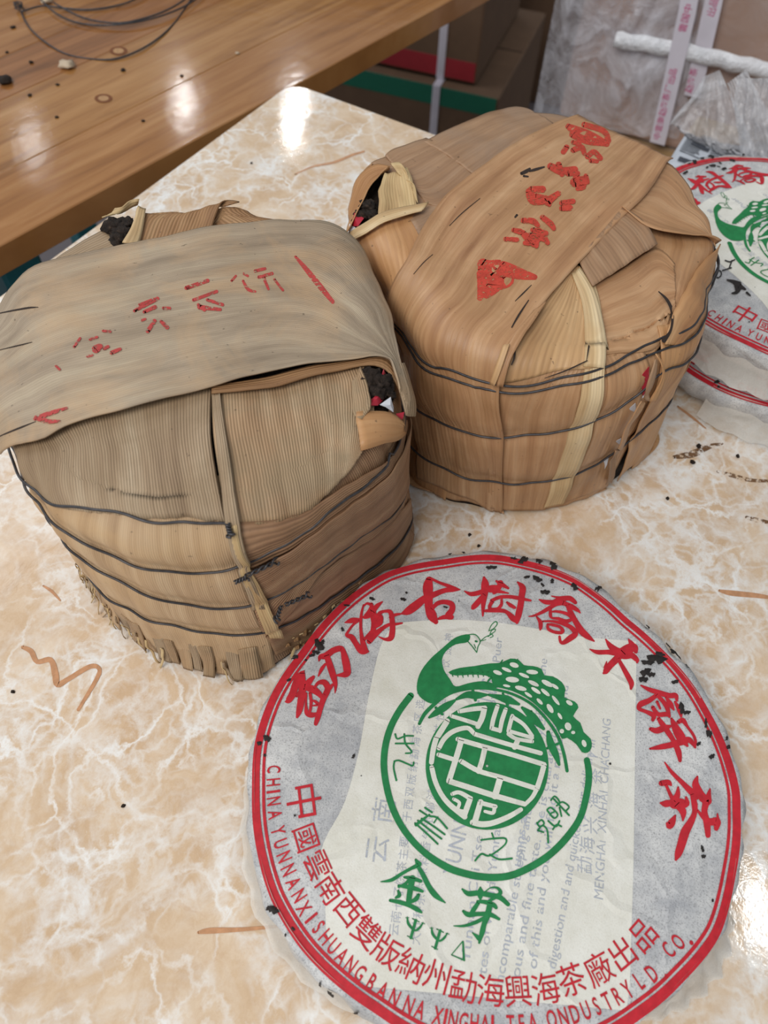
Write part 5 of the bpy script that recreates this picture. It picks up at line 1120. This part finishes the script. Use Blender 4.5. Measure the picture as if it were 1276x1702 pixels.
# ------------------------------------------------------------------ background behind the tables
def carton(name, label, cx, cy, z0, sx, sy, sz, rz, mat, bands=(), group=None):
    t = thing(name, label, 'box', group, (cx, cy, z0), rz)
    obj('body', box_bm(sx, sy, sz, 0.004, 2, (0, 0, sz / 2)), mat, t, smooth=False)
    for (s, za, zb, m) in bands:   # printed band wraps the front and sides
        obj('printed_band', box_bm(sx - .008, .0012, zb - za, 0.0003, 1, (0, -sy / 2, (za + zb) / 2)), m, t, smooth=False)
    obj('lid_seam', box_bm(sx - .01, .003, .0012, 0, 1, (0, 0, sz)), SHADE, t, smooth=False)
    return t
g0, g1 = at(594, 114, -0.45), at(829, 165, -0.45); gd = (g1 - g0).normalized(); ga = math.atan2(gd.y, gd.x)
def from_corner(c, ang, sx, sy):      # right front corner c -> centre
    ex = Vector((math.cos(ang), math.sin(ang), 0)); ey = Vector((-ex.y, ex.x, 0)); return c - ex * sx / 2 + ey * sy / 2
GREENC = (at(829, 165, -0.45)); c = from_corner(GREENC, ga, 0.62, 0.4)
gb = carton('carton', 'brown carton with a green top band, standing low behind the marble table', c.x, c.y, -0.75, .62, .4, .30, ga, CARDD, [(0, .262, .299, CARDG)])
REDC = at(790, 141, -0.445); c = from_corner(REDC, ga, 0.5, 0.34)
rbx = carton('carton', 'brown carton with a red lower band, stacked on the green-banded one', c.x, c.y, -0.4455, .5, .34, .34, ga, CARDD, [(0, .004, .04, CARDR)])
for t, dx, sx, sy, h in ((gb, 0.62 / 2 - 0.285, .62, .4, .30), (rbx, 0.5 / 2 - 0.085, .5, .34, .34)):
    obj('strap', box_bm(.016, sy + .006, h + .004, .001, 1, (0.31 - .13 if t is gb else .25 - .075, 0, h / 2)), STRAP, t, smooth=False)
c = from_corner(at(960, 130, -0.5), ga, .3, .4)
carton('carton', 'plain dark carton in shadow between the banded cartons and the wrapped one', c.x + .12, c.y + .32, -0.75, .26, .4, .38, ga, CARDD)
# wrapped carton standing on a support carton
SUPZ = -0.2
w0 = at(1105, 247, SUPZ); wang = math.radians(-24)
ex = Vector((math.cos(wang), math.sin(wang), 0)); ey = Vector((-ex.y, ex.x, 0))
fl0 = at(925, 196, SUPZ)                                    # front left foot
wx = 0.62; cw = fl0 + ex * wx / 2 + ey * 0.2
carton('carton', 'yellow-brown carton supporting the film-wrapped one', (cw - ey * .03 + ex * .03).x, (cw - ey * .03 + ex * .03).y, -0.75, .62, .44, .5475, wang, CARDY)
wc = thing('wrapped_carton', 'large brown carton in clear film with two white printed straps', 'box', loc=(cw.x, cw.y, SUPZ), rz=wang)
WS = (wx, .4, .42)
obj('body', box_bm(*WS, .008, 2, (0, 0, .21)), plain('film_covered_cardboard', srgb(176, 146, 130), .6, var=.08, scale=14), wc, smooth=False)
WM = (Matrix.Translation(cw) @ Matrix.Rotation(wang, 4, 'Z')); WM.translation.z = SUPZ; WMI = WM.inverted()
def onfront(px, py, lift=0.0):
    """pixel -> local point on the wrapped carton's front face"""
    o_, d = WMI @ CAM, WMI.to_3x3() @ ray(px, py); t = (-0.2 - lift - o_.y) / d.y; p = o_ + d * t; return (p.x, -0.2 - lift, p.z)
def crumple(name, pts4, n, m, amp, mat, parent, seed, base=0.006, fr=9):
    """sheet over four local corners (front face), pushed out by ridged noise"""
    V, F = [], []; a, b, c_, d = [Vector(p) for p in pts4]
    for i in range(n + 1):
        for j in range(m + 1):
            u, v = i / n, j / m; p = (a * (1 - u) + b * u) * (1 - v) + (d * (1 - u) + c_ * u) * v
            q = abs(noise.noise(Vector((u * fr + seed, v * fr * .6, seed)))) + .5 * abs(noise.noise(Vector((u * fr * 3, v * fr * 2 + seed, 1))))
            e = amp * (q - .2); V.append((p.x + .3 * e, p.y - base - e, p.z + .2 * e))
    for i in range(n):
        for j in range(m): k = i * (m + 1) + j; F.append((k, k + 1, k + m + 2, k + m + 1))
    o = pyd(name, V, F, mat, parent); return o
hw = wx / 2
crumple('stretch_film', [(-hw, -.2, 0), (hw, -.2, 0), (hw, -.2, .42), (-hw, -.2, .42)], 70, 50, .006, FILM, wc, 2.0)
p1 = onfront(1075, 60); p2 = onfront(1000, 190)
pl = crumple('stretch_film', [(-hw - .03, -.2, -.01), (-hw + .16, -.2, .02), (-hw + .10, -.2, .42), (-hw - .03, -.2, .42)], 40, 60, .02, FILMD, wc, 5.0, .010, 7)
pl['label'] = 'milky bunched film around the left corner'
sidef = crumple('stretch_film', [(-hw - .004, .2, 0), (-hw - .004, .2, .0), (-hw - .004, .2, .42), (-hw - .004, .2, .42)], 2, 2, 0, FILM, wc, 1.0) if False else None
ta = [onfront(x, y, .016) for x, y in ((1022, 66), (1060, 72), (1120, 82), (1190, 98), (1240, 110), (1300, 122))]
ta = smooth_path(ta, 6); V, F = [], []
for i, p in enumerate(ta):
    for j, (dz, dy) in enumerate(((-.009, 0), (-.006, -.004), (0, -.006), (.006, -.004), (.009, 0))):
        V.append((p[0], p[1] + dy + .0008 * math.sin(i * 1.7 + j), p[2] + dz + .0008 * math.sin(i * 1.1)))
for i in range(len(ta) - 1):
    for j in range(4): k = i * 5 + j; F.append((k, k + 1, k + 6, k + 5))
pyd('tape_band', V, F, TAPE, wc)['label'] = 'shiny clear tape band around the carton'
def strap_on(pts, txt, tpts, lift):
    a = [onfront(x, y, lift) for x, y in pts]; V, F = [], []
    hwid = .0095
    for p in a: V += [(p[0] - hwid, p[1], p[2]), (p[0] + hwid, p[1], p[2])]
    for i in range(len(a) - 1): F.append((2 * i, 2 * i + 1, 2 * i + 3, 2 * i + 2))
    s = pyd('strap', V, F, STRAP, wc, smooth=False); md = s.modifiers.new('t', 'SOLIDIFY'); md.thickness = .0012
    VV, FF = [], []
    for ch, (x, y) in zip(txt, tpts):
        q = onfront(x, y, lift + .0012); gv, gf, gw, gh = glyph_c(ch, .01); n0 = len(VV); sl = (a[-1][0] - a[0][0]) / (a[-1][2] - a[0][2])
        for g, h in gv:
            g *= .0095; h *= .0095; VV.append((q[0] - h, q[1] - .0002, q[2] + g)) if True else None
        FF += [tuple(i + n0 for i in f) for f in gf]
    t_ = pyd('strap_lettering', VV, FF, PINK, s, smooth=False); return s
strap_on([(1150, -30), (1142, 20), (1125, 95), (1108, 170), (1092, 238)], '中国雲品出厂茶海勐南雲中', [(1143, 14), (1139, 30), (1135, 46), (1118, 120), (1115, 133), (1111, 147), (1107, 161), (1104, 174), (1101, 187), (1098, 200), (1095, 213), (1092, 226)], .022)
strap_on([(1192, -30), (1184, 10), (1165, 95), (1150, 160)], '品出茶海勐', [(1186, 4), (1182, 20), (1152, 120), (1149, 134), (1145, 148)], .014)
# carton stub with newspaper and plastic bag behind the cakes
nz = -0.03
nb = at(1180, 285, nz); nang = math.radians(-27)
ex = Vector((math.cos(nang), math.sin(nang), 0)); ey = Vector((-ex.y, ex.x, 0))
cb = Vector((nb.x, nb.y, 0)) + ex * .165 + ey * .035
carton('carton', 'pale carton at table height behind the right-hand cakes, newspaper on top', cb.x, cb.y, -0.75, .40, .10, .72, nang, CARDY)
# newspaper
NP = plain('newsprint', srgb(190, 195, 203), .7, var=.03)
NI = ink_mat('newsprint_ink', srgb(70, 74, 82), .35, 900)
np_ = thing('newspaper', 'folded white newspaper with small black print, beneath the plastic bag', 'newspaper', loc=(nb.x, nb.y, nz), rz=nang)
V, F = [], []
for i in range(13):
    for j in range(9):
        x, y = -.034 + .12 * i / 12, -.02 + .06 * j / 8; V.append((x, y, .002 + .0018 * (1 + math.sin(i * .9 + j * .4)) ))
for i in range(12):
    for j in range(8): k = i * 9 + j; F.append((k, k + 1, k + 10, k + 9))
o = pyd('page', V, F, NP, np_); md = o.modifiers.new('t', 'SOLIDIFY'); md.thickness = .0012; md.offset = -1
V, F = [], []; rg = random.Random(8)
def nzf(x, y): i = (x + .034) / .12 * 12; j = (y + .02) / .06 * 8; return .002 + .0018 * (1 + math.sin(i * .9 + j * .4)) + .0018
for col in range(5):
    for ln in range(16):
        x = -.031 + col * .0235; y = -.017 + ln * .0034; w = .019 * rg.uniform(.6, 1)
        if (col + ln // 6) % 4 == 0: continue
        n0 = len(V); V += [(x, y, nzf(x, y)), (x + w, y, nzf(x + w, y)), (x + w, y + .0014, nzf(x + w, y)), (x, y + .0014, nzf(x, y))]; F.append((n0, n0 + 1, n0 + 2, n0 + 3))
for (x, y, w, h) in ((-.028, -.012, .012, .007), (.0, -.012, .009, .008), (.03, -.010, .012, .006), (-.025, .02, .016, .006)):
    n0 = len(V); V += [(x, y, nzf(x, y) + .0003), (x + w, y, nzf(x + w, y) + .0003), (x + w, y + h, nzf(x + w, y + h) + .0003), (x, y + h, nzf(x, y + h) + .0003)]; F.append((n0, n0 + 1, n0 + 2, n0 + 3))
pyd('printed_columns', V, F, NI, np_, smooth=False)
# crumpled clear plastic bag standing on the carton
bg = thing('plastic_bag', 'crumpled clear plastic bag behind the right-hand tea cakes', 'bag', loc=(nb.x, nb.y, nz), rz=nang)
BM = Matrix.Translation((nb.x, nb.y, nz)) @ Matrix.Rotation(nang, 4, 'Z'); BMI = BM.inverted()
def bagpt(px, py, depth):
    o_, d = BMI @ CAM, BMI.to_3x3() @ ray(px, py); t = (depth - o_.y) / d.y; return o_ + d * t
def bag_sheet(A, B, depthA, depthB, seed, amp, n=60, m=44):
    A = resample(smooth_path(A, 5), n); B = resample(smooth_path(B, 5), n); V, F = [], []
    for i in range(n):
        for j in range(m):
            t = j / (m - 1); v = i / (n - 1); x = A[i, 0] * (1 - t) + B[i, 0] * t; y = A[i, 1] * (1 - t) + B[i, 1] * t
            q = 1 - abs(noise.noise(Vector((t * 7 + seed + v * 3, v * 2.2, seed)))) * 2; q += .5 * (1 - 2 * abs(noise.noise(Vector((t * 19 + v * 6, v * 5 + seed, 3)))))
            dp = depthA * (1 - v) + depthB * v - amp * q * (0.25 + 0.75 * v) + .03 * (t - .5) ** 2
            p = bagpt(x, y, dp); p.z = max(p.z, .0065); V.append(tuple(p))
    for i in range(n - 1):
        for j in range(m - 1): k = i * m + j; F.append((k, k + 1, k + m + 1, k + m))
    return pyd('film_layer', V, F, BAG, bg)
bag_sheet([(1168, 128), (1150, 160), (1120, 195), (1110, 225), (1130, 260), (1165, 290)], [(1196, 116), (1215, 160), (1235, 200), (1252, 240), (1268, 280), (1290, 310)], .05, .03, 1.3, .012)
bag_sheet([(1200, 170), (1206, 140), (1212, 150), (1222, 200), (1232, 250), (1240, 300)][1:], [(1240, 116), (1262, 160), (1290, 210), (1310, 260), (1330, 310)], .075, .05, 4.7, .014)
bag_sheet([(1225, 130), (1220, 170), (1226, 220), (1236, 300)], [(1300, 130), (1310, 180), (1320, 230), (1340, 310)], .03, .012, 8.1, .010)
